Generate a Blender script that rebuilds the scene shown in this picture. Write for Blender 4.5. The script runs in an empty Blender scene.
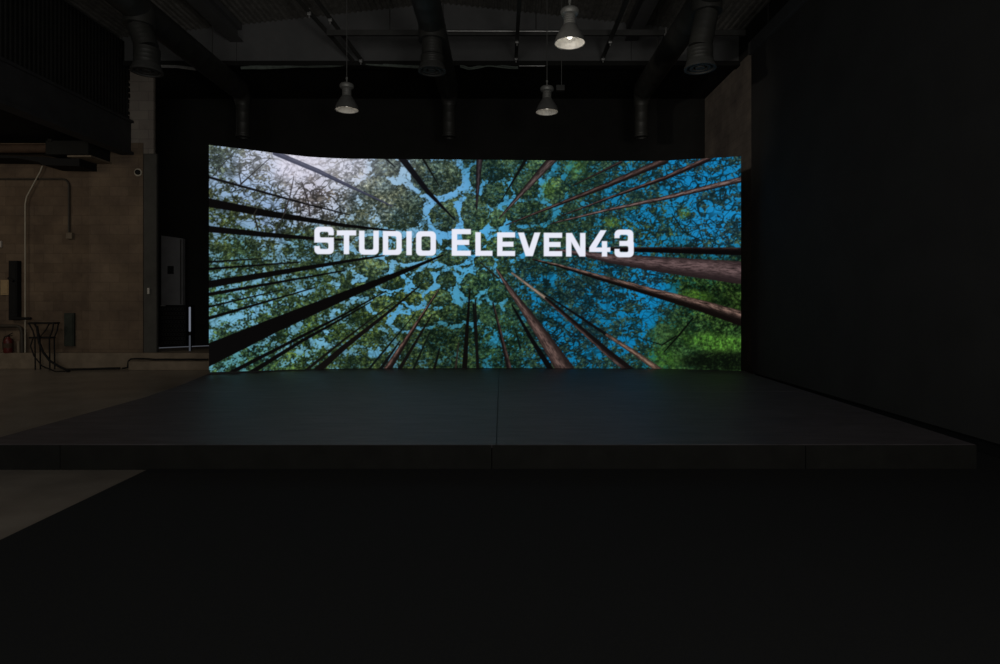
import bpy, bmesh, math, random
import numpy as np
from mathutils import Vector, Matrix

random.seed(7)
S = bpy.context.scene
COL = S.collection
PI = math.pi
F = 600.0            # focal length in pixels of the 1000 px wide frame
VX, VY, EYE = 502.0, 300.0, 1.5


def P(px, py, d):
    """point at depth d seen at pixel (px, py)"""
    return Vector(((px - VX) * d / F, d, EYE - (py - VY) * d / F))


def lin(c):
    c = np.asarray(c, dtype=float) / 255.0
    return np.where(c <= 0.04045, c / 12.92, ((c + 0.055) / 1.055) ** 2.4)


# ------------------------------------------------------------------ materials
def mat(name, col, rough=0.8, metal=0.0, noise=0.0, nscale=6.0, spec=0.3, bump=0.0, bscale=40.0, col2=None, stretch=(1, 1, 1)):
    m = bpy.data.materials.new(name)
    m.use_nodes = True
    nt = m.node_tree
    b = nt.nodes['Principled BSDF']
    b.inputs['Roughness'].default_value = rough
    b.inputs['Metallic'].default_value = metal
    b.inputs['Specular IOR Level'].default_value = spec
    tc = nt.nodes.new('ShaderNodeTexCoord')
    mp = nt.nodes.new('ShaderNodeMapping')
    mp.inputs['Scale'].default_value = stretch
    nt.links.new(tc.outputs['Object'], mp.inputs['Vector'])
    nz = nt.nodes.new('ShaderNodeTexNoise')
    nz.inputs['Scale'].default_value = nscale
    nz.inputs['Detail'].default_value = 6
    nz.inputs['Roughness'].default_value = 0.62
    nt.links.new(mp.outputs['Vector'], nz.inputs['Vector'])
    rp = nt.nodes.new('ShaderNodeValToRGB')
    rp.color_ramp.elements[0].position = 0.3
    rp.color_ramp.elements[1].position = 0.7
    c = np.asarray(col, dtype=float)
    lo = c * (1 - noise)
    hi = np.asarray(col2, dtype=float) if col2 is not None else c * (1 + noise)
    rp.color_ramp.elements[0].color = (*lo, 1)
    rp.color_ramp.elements[1].color = (*hi, 1)
    nt.links.new(nz.outputs['Fac'], rp.inputs['Fac'])
    nt.links.new(rp.outputs['Color'], b.inputs['Base Color'])
    if bump:
        n2 = nt.nodes.new('ShaderNodeTexNoise')
        n2.inputs['Scale'].default_value = bscale
        n2.inputs['Detail'].default_value = 4
        nt.links.new(mp.outputs['Vector'], n2.inputs['Vector'])
        bp = nt.nodes.new('ShaderNodeBump')
        bp.inputs['Strength'].default_value = bump
        bp.inputs['Distance'].default_value = 0.02
        nt.links.new(n2.outputs['Fac'], bp.inputs['Height'])
        nt.links.new(bp.outputs['Normal'], b.inputs['Normal'])
    return m


def block_mat(name, c1, c2, mortar, axis='x', bw=0.42, bh=0.21, rough=0.9, stain=0.35):
    m = bpy.data.materials.new(name)
    m.use_nodes = True
    nt = m.node_tree
    L = nt.links.new
    b = nt.nodes['Principled BSDF']
    b.inputs['Roughness'].default_value = rough
    b.inputs['Specular IOR Level'].default_value = 0.2
    tc = nt.nodes.new('ShaderNodeTexCoord')
    sp = nt.nodes.new('ShaderNodeSeparateXYZ')
    L(tc.outputs['Object'], sp.inputs[0])
    cb = nt.nodes.new('ShaderNodeCombineXYZ')
    L(sp.outputs['X' if axis == 'x' else 'Y'], cb.inputs['X'])
    L(sp.outputs['Z'], cb.inputs['Y'])
    br = nt.nodes.new('ShaderNodeTexBrick')
    br.inputs['Scale'].default_value = 1.0
    br.inputs['Brick Width'].default_value = bw
    br.inputs['Row Height'].default_value = bh
    br.inputs['Mortar Size'].default_value = 0.008
    br.inputs['Mortar Smooth'].default_value = 0.6
    br.inputs['Bias'].default_value = 0.0
    br.inputs['Color1'].default_value = (*c1, 1)
    br.inputs['Color2'].default_value = (*c2, 1)
    br.inputs['Mortar'].default_value = (*mortar, 1)
    L(cb.outputs[0], br.inputs['Vector'])
    nz = nt.nodes.new('ShaderNodeTexNoise')
    nz.inputs['Scale'].default_value = 1.3
    nz.inputs['Detail'].default_value = 8
    nz.inputs['Roughness'].default_value = 0.65
    L(tc.outputs['Object'], nz.inputs['Vector'])
    rp = nt.nodes.new('ShaderNodeValToRGB')
    rp.color_ramp.elements[0].position = 0.32
    rp.color_ramp.elements[1].position = 0.68
    rp.color_ramp.elements[0].color = (1 - stain, 1 - stain, 1 - stain * 0.9, 1)
    rp.color_ramp.elements[1].color = (1.0, 1.0, 1.0, 1)
    L(nz.outputs['Fac'], rp.inputs['Fac'])
    mx = nt.nodes.new('ShaderNodeMix')
    mx.data_type = 'RGBA'
    mx.blend_type = 'MULTIPLY'
    mx.inputs['Factor'].default_value = 1.0
    L(br.outputs['Color'], mx.inputs['A'])
    L(rp.outputs['Color'], mx.inputs['B'])
    L(mx.outputs['Result'], b.inputs['Base Color'])
    bp = nt.nodes.new('ShaderNodeBump')
    bp.inputs['Strength'].default_value = 0.35
    bp.inputs['Distance'].default_value = 0.01
    bp.invert = True
    L(br.outputs['Fac'], bp.inputs['Height'])
    L(bp.outputs['Normal'], b.inputs['Normal'])
    return m


def emit_mat(name, col, strength):
    m = bpy.data.materials.new(name)
    m.use_nodes = True
    nt = m.node_tree
    nt.nodes.remove(nt.nodes['Principled BSDF'])
    e = nt.nodes.new('ShaderNodeEmission')
    e.inputs['Color'].default_value = (*col, 1)
    e.inputs['Strength'].default_value = strength
    nt.links.new(e.outputs[0], nt.nodes['Material Output'].inputs['Surface'])
    return m


M = dict(
    concrete=mat('polished_concrete', (0.215, 0.188, 0.158), 0.30, noise=0.26, nscale=1.6, spec=0.4, bump=0.03, bscale=18),
    curb=mat('rough_concrete', (0.20, 0.16, 0.115), 0.9, noise=0.25, nscale=3.0, bump=0.2),
    pier=mat('grey_painted_concrete', (0.068, 0.066, 0.058), 0.85, noise=0.2, nscale=3, bump=0.15),
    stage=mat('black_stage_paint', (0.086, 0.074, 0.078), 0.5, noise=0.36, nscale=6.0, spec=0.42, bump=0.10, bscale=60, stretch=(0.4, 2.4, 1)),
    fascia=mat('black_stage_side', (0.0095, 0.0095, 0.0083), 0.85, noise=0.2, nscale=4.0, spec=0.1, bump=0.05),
    carpet=mat('black_carpet', (0.020, 0.0205, 0.0205), 0.95, noise=0.2, nscale=140, spec=0.1, bump=0.25, bscale=300),
    black=mat('matt_black_paint', (0.021, 0.021, 0.0195), 0.9, noise=0.12, nscale=2.5, spec=0.06),
    blackwall=mat('black_wall_paint', (0.038, 0.0375, 0.0365), 0.9, noise=0.1, nscale=2.0, spec=0.05),
    deck=mat('dark_metal_deck', (0.17, 0.165, 0.15), 0.75, noise=0.35, nscale=7, metal=0.0, spec=0.3),
    bulk=mat('dark_grey_board', (0.105, 0.106, 0.106), 0.85, noise=0.12, nscale=2.5),
    duct=mat('dark_galvanised_duct', (0.040, 0.040, 0.036), 0.5, noise=0.2, nscale=5, spec=0.5, metal=0.3),
    ductring=mat('dull_duct_rim', (0.045, 0.045, 0.042), 0.6, noise=0.2, nscale=8),
    steel=mat('dark_steel', (0.045, 0.045, 0.042), 0.55, noise=0.2, spec=0.4),
    zinc=mat('galvanised_metal', (0.36, 0.36, 0.35), 0.4, metal=0.5, noise=0.2, nscale=20),
    corr=mat('black_corrugated_metal', (0.014, 0.014, 0.0128), 0.7, noise=0.3, nscale=3, spec=0.25),
    fasciabeam=mat('dark_beam_paint', (0.040, 0.040, 0.041), 0.75, noise=0.18, nscale=3),
    lampbody=mat('grey_cast_aluminium', (0.25, 0.25, 0.235), 0.5, metal=0.35, noise=0.15, nscale=14),
    lampshade=mat('dark_grey_shade', (0.15, 0.15, 0.143), 0.5, metal=0.3, noise=0.12, nscale=10),
    lampin=mat('white_enamel_reflector', (0.80, 0.78, 0.73), 0.35, noise=0.04, nscale=6, spec=0.5),
    cable=mat('grey_green_cable', (0.13, 0.155, 0.135), 0.7, noise=0.3, nscale=12),
    cord=mat('pale_cord', (0.10, 0.10, 0.095), 0.7, noise=0.05),
    rubber=mat('black_rubber', (0.012, 0.012, 0.012), 0.7, noise=0.1, spec=0.15),
    conduit=mat('pale_conduit', (0.42, 0.38, 0.30), 0.55, noise=0.15, nscale=9),
    brownpipe=mat('rust_brown_pipe', (0.07, 0.042, 0.026), 0.8, noise=0.3, nscale=6),
    darkpipe=mat('dark_conduit', (0.05, 0.042, 0.032), 0.6, noise=0.2),
    white=mat('white_plastic', (0.55, 0.52, 0.46), 0.5, noise=0.04),
    green=mat('dark_green_paint', (0.030, 0.036, 0.028), 0.7, noise=0.25, nscale=9),
    red=mat('extinguisher_red', (0.10, 0.012, 0.010), 0.45, noise=0.1, spec=0.5),
    yellow=mat('aged_cream_board', (0.36, 0.26, 0.14), 0.8, noise=0.2, nscale=5),
    greysheet=mat('grey_sheet_metal', (0.20, 0.20, 0.205), 0.6, noise=0.12, nscale=4),
    housing=mat('screen_housing_black', (0.012, 0.012, 0.012), 0.6, noise=0.1),
    blockL=block_mat('tan_concrete_block', (0.205, 0.150, 0.100), (0.165, 0.118, 0.078), (0.150, 0.108, 0.072), 'x', stain=0.5),
    blockR=block_mat('grey_concrete_block', (0.30, 0.255, 0.21), (0.27, 0.23, 0.19), (0.22, 0.19, 0.155), 'y', stain=0.5),
    blockT=block_mat('bare_grey_block', (0.33, 0.29, 0.24), (0.29, 0.25, 0.21), (0.22, 0.19, 0.16), 'x', stain=0.3),
    blockP=block_mat('tan_block_strip', (0.215, 0.158, 0.108), (0.185, 0.135, 0.09), (0.165, 0.121, 0.082), 'x', stain=0.45),
    bulb=emit_mat('added_bulb_glow', (1.0, 0.94, 0.84), 2.8),  # glow added to the bulbs to brighten the white reflectors
    bulbdim=emit_mat('added_bulb_glow_low', (1.0, 0.93, 0.82), 1.15),
    strip=emit_mat('cool_strip_glow', (0.75, 0.82, 1.0), 0.20),
)


# ------------------------------------------------------------------ mesh helpers
class MB:
    def __init__(self):
        self.bm = bmesh.new()

    def box(self, x0, x1, y0, y1, z0, z1, bev=0.0):
        r = bmesh.ops.create_cube(self.bm, size=1.0)
        vs = r['verts']
        for v in vs:
            v.co = Vector(((x0 + x1) / 2 + v.co.x * (x1 - x0), (y0 + y1) / 2 + v.co.y * (y1 - y0), (z0 + z1) / 2 + v.co.z * (z1 - z0)))
        if bev:
            es = list({e for v in vs for e in v.link_edges})
            bmesh.ops.bevel(self.bm, geom=es, offset=bev, segments=2, profile=0.5, affect='EDGES')
        return self

    def tube(self, pts, r, n=12, cap=True):
        pts = [Vector(p) for p in pts]
        rs = r if isinstance(r, (list, tuple)) else [r] * len(pts)
        rings = []
        up = None
        for i, p in enumerate(pts):
            if i == 0:
                t = pts[1] - p
            elif i == len(pts) - 1:
                t = p - pts[i - 1]
            else:
                t = (pts[i + 1] - p).normalized() + (p - pts[i - 1]).normalized()
            t.normalize()
            if up is None:
                a = Vector((0, 0, 1)) if abs(t.z) < 0.9 else Vector((1, 0, 0))
                up = (a - t * a.dot(t)).normalized()
            else:
                up = (up - t * up.dot(t)).normalized()
            sd = t.cross(up)
            rings.append([self.bm.verts.new(p + (up * math.cos(2 * PI * k / n) + sd * math.sin(2 * PI * k / n)) * rs[i]) for k in range(n)])
        for a, b in zip(rings, rings[1:]):
            for k in range(n):
                self.bm.faces.new((a[k], a[(k + 1) % n], b[(k + 1) % n], b[k]))
        if cap:
            self.bm.faces.new(rings[0][::-1])
            self.bm.faces.new(rings[-1])
        return self

    def lathe(self, prof, n=32, cx=0, cy=0, closed=False):
        rings = []
        for (r, z) in prof:
            if r < 1e-5:
                rings.append([self.bm.verts.new((cx, cy, z))])
            else:
                rings.append([self.bm.verts.new((cx + r * math.cos(2 * PI * k / n), cy + r * math.sin(2 * PI * k / n), z)) for k in range(n)])
        prs = list(zip(rings, rings[1:]))
        if closed:
            prs.append((rings[-1], rings[0]))
        for a, b in prs:
            for k in range(n):
                k2 = (k + 1) % n
                if len(a) == 1 and len(b) == 1:
                    continue
                if len(a) == 1:
                    self.bm.faces.new((a[0], b[k2], b[k]))
                elif len(b) == 1:
                    self.bm.faces.new((a[k], a[k2], b[0]))
                else:
                    self.bm.faces.new((a[k], a[k2], b[k2], b[k]))
        return self

    def prism(self, poly, z0, z1):
        a = [self.bm.verts.new((x, y, z0)) for x, y in poly]
        b = [self.bm.verts.new((x, y, z1)) for x, y in poly]
        n = len(poly)
        self.bm.faces.new(a[::-1])
        self.bm.faces.new(b)
        for k in range(n):
            self.bm.faces.new((a[k], a[(k + 1) % n], b[(k + 1) % n], b[k]))
        return self

    def prism_xz(self, poly, y0, y1):
        a = [self.bm.verts.new((x, y0, z)) for x, z in poly]
        b = [self.bm.verts.new((x, y1, z)) for x, z in poly]
        n = len(poly)
        self.bm.faces.new(a)
        self.bm.faces.new(b[::-1])
        for k in range(n):
            self.bm.faces.new((a[k], b[k], b[(k + 1) % n], a[(k + 1) % n]))
        return self

    def build(self, name, m, parent=None, smooth=False, origin=None):
        bm = self.bm
        bmesh.ops.recalc_face_normals(bm, faces=bm.faces[:])
        o_ = Vector(origin) if origin is not None else Vector((0, 0, 0))
        if parent is not None and origin is None:
            o_ = parent.matrix_world_stub if hasattr(parent, 'matrix_world_stub') else world_loc(parent)
        if o_.length:
            bmesh.ops.translate(bm, verts=bm.verts[:], vec=-o_)
        me = bpy.data.meshes.new(name)
        bm.to_mesh(me)
        bm.free()
        me.materials.append(M[m] if isinstance(m, str) else m)
        if smooth:
            for p in me.polygons:
                p.use_smooth = True
            try:
                me.set_sharp_from_angle(angle=math.radians(38))
            except Exception:
                pass
        o = bpy.data.objects.new(name, me)
        COL.objects.link(o)
        if parent is not None:
            o.parent = parent
            o.location = o_ - world_loc(parent)
        else:
            o.location = o_
        return o


def world_loc(o):
    v = Vector(o.location)
    while o.parent:
        o = o.parent
        v = v + Vector(o.location)
    return v


def tag(o, label=None, cat=None, group=None, kind=None):
    if label: o['label'] = label
    if cat: o['category'] = cat
    if group: o['group'] = group
    if kind: o['kind'] = kind
    return o


def thing(name, loc, label, cat, group=None):
    o = bpy.data.objects.new(name, None)
    COL.objects.link(o)
    o.location = loc
    o.empty_display_size = 0.1
    return tag(o, label, cat, group)


def struct(o, label=None, cat=None):
    return tag(o, label, cat, kind='structure')


# ================================================================== the setting
WB = 15.2            # depth of the black rear wall
BW = 13.2            # depth of the tan block wall
BK = 13.0            # depth of the grey bulkhead under the roof
RX = 5.14            # right block wall
RIDGE_X, RIDGE_Z, SLOPE = -1.34, 7.92, 0.108


def roof_z(x):
    return RIDGE_Z - SLOPE * abs(x - RIDGE_X)


struct(MB().box(-16, 6.5, -5, 16, -0.12, 0.0).build('floor', 'concrete'), 'brown polished concrete floor', 'floor')
struct(MB().box(-9.0, 6.0, WB, WB + 0.2, 0.0, 8.0).build('wall_back', 'black'), 'black rear wall behind the screen', 'wall')
struct(MB().box(-16, -7.88, BW, BW + 0.3, 0.0, 8.0).build('wall_left', 'blockL'), 'tan concrete block wall on the left', 'wall')
struct(MB().box(-7.88, -7.59, BW - 0.02, BW + 0.06, 0.0, 4.72, 0.012).build('trim_1', 'pier'), 'dark grey pier at the end of the tan block wall', 'pier')
struct(MB().box(RX - .01, RX + 0.25, 11.6, WB, 6.62, 8.0).build('wall_right_upper', 'blackwall'), 'black painted band above the grey block side wall', 'wall')
struct(MB().box(RX, RX + 0.25, 11.6, WB, 0.0, 6.62).build('wall_right', 'blockR'), 'grey block side wall behind the black wall', 'wall')

struct(MB().box(-8.6, -7.66, BW - 0.012, BW + 0.06, 4.72, 8.0).build('wall_left_upper', 'blockT'), 'bare grey block above the dark pier', 'wall')
struct(MB().box(-9.06, -7.88, BW - 0.035, BW, 0.348, 4.95).build('trim_5', 'blockP'), 'slightly raised strip of block wall next to the dark pier', 'pier')

# black partition along the right of the stage, lifted off the floor on a recessed plinth
mb = MB().box(4.62, 4.78, -5, 11.12, 0.16, 6.03)
struct(mb.build('wall_right_front', 'blackwall'), 'tall black side wall right of the stage', 'wall')
struct(MB().box(4.56, 4.82, -5, 11.12, 6.03, 6.26, 0.01).build('trim_6', 'fasciabeam'), 'dark beam along the top of the black side wall', 'beam')
struct(MB().box(RX + .02, RX + .2, -5, 11.6, 0, 8.0).build('wall_right_outer', 'blackwall'), 'black outer wall above the side wall', 'wall')
struct(MB().box(4.68, 4.76, -5, 11.10, 0.0, 0.16).build('baseboard_right', 'rubber'), 'recessed black base under the side wall', 'baseboard')

# corrugated roof deck, flutes running away from the camera
mb = MB()
prof = []
x = -9.4
per = 0.115
k = 0
while x < 5.2:
    for dx, dz in ((0, 0), (0.03, 0), (0.048, 0.028), (0.098, 0.028)):
        xx = x + dx
        prof.append((xx, roof_z(xx) + dz))
    x += per
vs0 = [mb.bm.verts.new((a, -5.0, b)) for a, b in prof]
vs1 = [mb.bm.verts.new((a, BK + 0.05, b)) for a, b in prof]
for i in range(len(prof) - 1):
    mb.bm.faces.new((vs0[i], vs0[i + 1], vs1[i + 1], vs1[i]))
vt0 = [mb.bm.verts.new((a, -5.0, 8.25)) for a in (prof[0][0], prof[-1][0])]
vt1 = [mb.bm.verts.new((a, BK + 0.05, 8.25)) for a in (prof[0][0], prof[-1][0])]
mb.bm.faces.new((vt0[0], vt0[1], vt1[1], vt1[0]))
struct(mb.build('ceiling', 'deck'), 'dark corrugated metal roof deck', 'ceiling')

# grey bulkhead with seams, and the black soffit behind it
mb = MB()
for a, b in ((-9.4, -5.755), (-5.745, -1.345), (-1.335, 2.795), (2.805, 5.14)):
    mb.prism_xz([(a, 6.66), (b, 6.66), (b, roof_z(b) + 0.04)] + ([(RIDGE_X, RIDGE_Z + 0.04)] if a < RIDGE_X < b else []) + [(a, roof_z(a) + 0.04)], BK, BK + 0.12)
struct(mb.build('wall_upper_back', 'bulk'), 'dark grey bulkhead under the roof', 'wall')
struct(MB().box(-9.4, 5.14, BK - 0.06, BK + 0.16, 6.56, 6.66).box(-9.4, 5.14, BK + 0.16, WB, 6.60, 6.70).build('trim_2', 'black'), 'black flange along the bulkhead foot', 'beam')

# left bay : mezzanine face, its beam and its dark underside
mb = MB()
pts = []
y = -5.0
prof = []
while y < 13.1:
    prof += [(y, 0.0), (y + 0.03, 0.0), (y + 0.05, 0.014), (y + 0.08, 0.014)]
    y += 0.1
rng = random.Random(3)
bot = [mb.bm.verts.new((-8.18 - dz, min(yy, 13.14), 5.3)) for yy, dz in prof]
top = [mb.bm.verts.new((-8.18 - dz, min(yy, 13.14), 7.1)) for yy, dz in prof]
for i in range(len(prof) - 1):
    mb.bm.faces.new((bot[i], bot[i + 1], top[i + 1], top[i]))
mb.box(-8.36, -8.26, -5, 13.1, 5.3, 7.1)
# torn flashing pieces at the far end
for k in range(11):
    z = 5.32 + k * 0.125
    mb.box(-8.25, -8.17, 13.1, 13.14 + 0.05 * rng.random(), z, z + 0.05 + 0.06 * rng.random())
struct(mb.build('wall_mezzanine', 'corr'), 'black corrugated mezzanine face at upper left', 'wall')
mb = MB().box(-8.32, -8.14, -5, 13.17, 4.72, 5.40, 0.01).box(-8.36, -8.08, -5, 13.17, 4.68, 4.74).box(-8.36, -8.08, -5, 13.17, 5.38, 5.43)
struct(mb.build('trim_3', 'fasciabeam'), 'deep dark beam below the mezzanine face', 'beam')
struct(MB().box(-16, -8.3, -5, 13.2, 4.95, 5.1).build('ceiling_left_bay', 'black'), 'dark soffit over the left bay', 'ceiling')
struct(MB().box(-16.2, -16, -5, 16, 0, 8).build('wall_far_left', 'blockL'), 'block wall closing the left bay', 'wall')

# raised concrete curb under the block wall and the recess floor
struct(MB().box(-16, -5.3, 13.04, WB, 0.0, 0.348, 0.012).build('trim_4', 'curb'), 'raised concrete curb along the block wall', 'curb')

# roof joists running away from the camera
for xj, lab in ((-5.74, 'dark steel roof joist left of the pendant lamps, above the bulkhead seam'),
                (2.80, 'dark steel roof joist right of the pendant lamps, above the bulkhead seam')):
    z1 = roof_z(xj)
    mb = MB().box(xj - 0.11, xj + 0.11, -5, BK, z1 - 0.10, z1 - 0.08).box(xj - 0.015, xj + 0.015, -5, BK, z1 - 0.34, z1 - 0.08).box(xj - 0.14, xj + 0.14, -5, BK, z1 - 0.36, z1 - 0.34)
    mb.box(xj - 0.11, xj + 0.11, -5, BK, z1 - 0.08, z1 + 0.02)
    struct(mb.build('beam', 'bulk'), lab, 'beam')

# ================================================================== carpet and stage
tag(MB().prism([(-3.115, -2.5), (4.67, -2.5), (4.67, 9.5), (4.33, 9.5), (4.20, 5.292), (-3.115, 5.292)], 0.0005, 0.011).build('carpet', 'carpet'),
    'black carpet on the concrete floor in front of the stage', 'carpet')

ST = 0.22
stage = thing('stage', (0, 5.29, 0), 'low wide black stage platform in front of the bright screen', 'stage')
YF, YM, YB = 5.31, 8.42, 11.9
g = 0.004


def lx(y):
    return float(np.interp(y, [5.29, 7.9, 9.2, 10.4, 11.9], [-4.68, -4.70, -4.86, -5.10, -5.12]))


xs = [None, -0.05, 4.20]


def rx(y):
    return 4.19 + (y - 5.31) * 0.0285

for j, (y0, y1) in enumerate(((YF, YM), (YM, YB))):
    for i in range(2):
        if i == 0:
            ys = [y for y in (5.31, 7.9, 8.42, 9.2, 10.4, 11.9) if y0 <= y <= y1]
            poly = [(lx(y) , y) for y in ys][::-1]
            poly = [(p[0], max(min(p[1], y1 - g), y0 + (g if j else 0))) for p in poly]
            poly = poly + [(xs[1] - g, y0 + (g if j else 0)), (xs[1] - g, y1 - g)]
        else:
            a, b = xs[i] + g, xs[i + 1]
            b0, b1 = rx(y0), rx(y1)
            poly = [(a, y0 + (g if j else 0)), (b0, y0 + (g if j else 0)), (b1, y1 - g), (a, y1 - g)]
        MB().prism(poly, ST - 0.03, ST).build('deck_panel', 'stage', stage)
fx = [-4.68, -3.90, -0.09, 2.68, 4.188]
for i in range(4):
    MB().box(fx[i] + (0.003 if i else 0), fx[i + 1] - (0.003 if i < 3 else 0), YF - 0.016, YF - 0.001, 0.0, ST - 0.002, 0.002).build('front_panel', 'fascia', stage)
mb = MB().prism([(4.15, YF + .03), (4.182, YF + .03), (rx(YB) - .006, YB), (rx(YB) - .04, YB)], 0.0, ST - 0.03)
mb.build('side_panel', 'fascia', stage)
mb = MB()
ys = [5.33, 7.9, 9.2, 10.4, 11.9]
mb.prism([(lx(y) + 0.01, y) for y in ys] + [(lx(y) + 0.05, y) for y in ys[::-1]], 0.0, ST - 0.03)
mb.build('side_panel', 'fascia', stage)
mb = MB()
for xx in (-3.9, -2.6, -1.3, -0.05, 1.3, 2.6, 3.9):
    mb.box(xx - 0.03, xx + 0.03, YF + 0.06, YB - 0.05, 0.0, ST - 0.03)
mb.build('joist_frame', 'steel', stage)

# ================================================================== LED wall
TOP = [(209, 144.9), (240, 148.6), (275, 153.0), (310, 157.0), (345, 158.7), (400, 159.2), (480, 159.7), (605, 161.0), (660, 161.0), (705, 158.4), (741, 156.2)]
BOT = [(209, 372.2), (275, 370.2), (345, 368.5), (475, 368.0), (615, 368.4), (690, 369.6), (741, 371.0)]
NU, NV = 1000, 400
px = np.linspace(209.0, 741.0, NU)


def smooth_interp(x, pts):
    xs_, ys_ = zip(*pts)
    xf = np.linspace(200, 750, 1101)
    yf = np.interp(xf, xs_, ys_)
    # extend linearly past the ends before smoothing
    yf = np.where(xf < xs_[0], ys_[0] + (xf - xs_[0]) * (ys_[1] - ys_[0]) / (xs_[1] - xs_[0]), yf)
    yf = np.where(xf > xs_[-1], ys_[-1] + (xf - xs_[-1]) * (ys_[-1] - ys_[-2]) / (xs_[-1] - xs_[-2]), yf)
    kk = np.hanning(61); kk /= kk.sum()
    pad = np.concatenate([2 * yf[0] - yf[30:0:-1], yf, 2 * yf[-1] - yf[-2:-32:-1]])
    return np.interp(x, xf, np.convolve(pad, kk, 'valid'))


ytop, ybot = smooth_interp(px, TOP), smooth_interp(px, BOT)
D0 = 11.20
hcol = ybot - ytop
dcol = D0 * 208.3 / hcol
vv = np.linspace(0, 1, NV)
PXg = np.repeat(px[None, :], NV, 0)
PYg = ytop[None, :] + vv[:, None] * hcol[None, :]


# ---- the picture shown on the screen : a canopy seen from below
_r = np.random.RandomState(11)
_perm = np.concatenate([_r.permutation(1024)] * 3)
_ang = _r.rand(1024) * 2 * PI
_gx, _gy = np.cos(_ang), np.sin(_ang)


def pn(x, y, seed=0):
    x = x + seed * 37.31
    y = y + seed * 91.77
    xi = np.floor(x).astype(int); yi = np.floor(y).astype(int)
    fx_, fy_ = x - xi, y - yi
    u = fx_ * fx_ * fx_ * (fx_ * (fx_ * 6 - 15) + 10)
    v = fy_ * fy_ * fy_ * (fy_ * (fy_ * 6 - 15) + 10)

    def gr(a, b, dx, dy):
        h = _perm[_perm[a & 1023] + (b & 1023)]
        return _gx[h] * dx + _gy[h] * dy
    n00 = gr(xi, yi, fx_, fy_); n10 = gr(xi + 1, yi, fx_ - 1, fy_)
    n01 = gr(xi, yi + 1, fx_, fy_ - 1); n11 = gr(xi + 1, yi + 1, fx_ - 1, fy_ - 1)
    return (n00 * (1 - u) + n10 * u) * (1 - v) + (n01 * (1 - u) + n11 * u) * v


def fbm(x, y, sc, octs=3, seed=0, gain=0.6):
    t = 0; a = 1.0; s = 0
    for o in range(octs):
        t = t + a * pn(x / sc * 2 ** o, y / sc * 2 ** o, seed + o * 3)
        s += a * a
        a *= gain
    return t / math.sqrt(s)


def sstep(a, b, x):
    t = np.clip((x - a) / (b - a), 0, 1)
    return t * t * (3 - 2 * t)


def rank(n):
    f = n.ravel()
    o = np.argsort(f)
    r = np.empty(len(f)); r[o] = np.linspace(0, 1, len(f))
    return r.reshape(n.shape)


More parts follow.
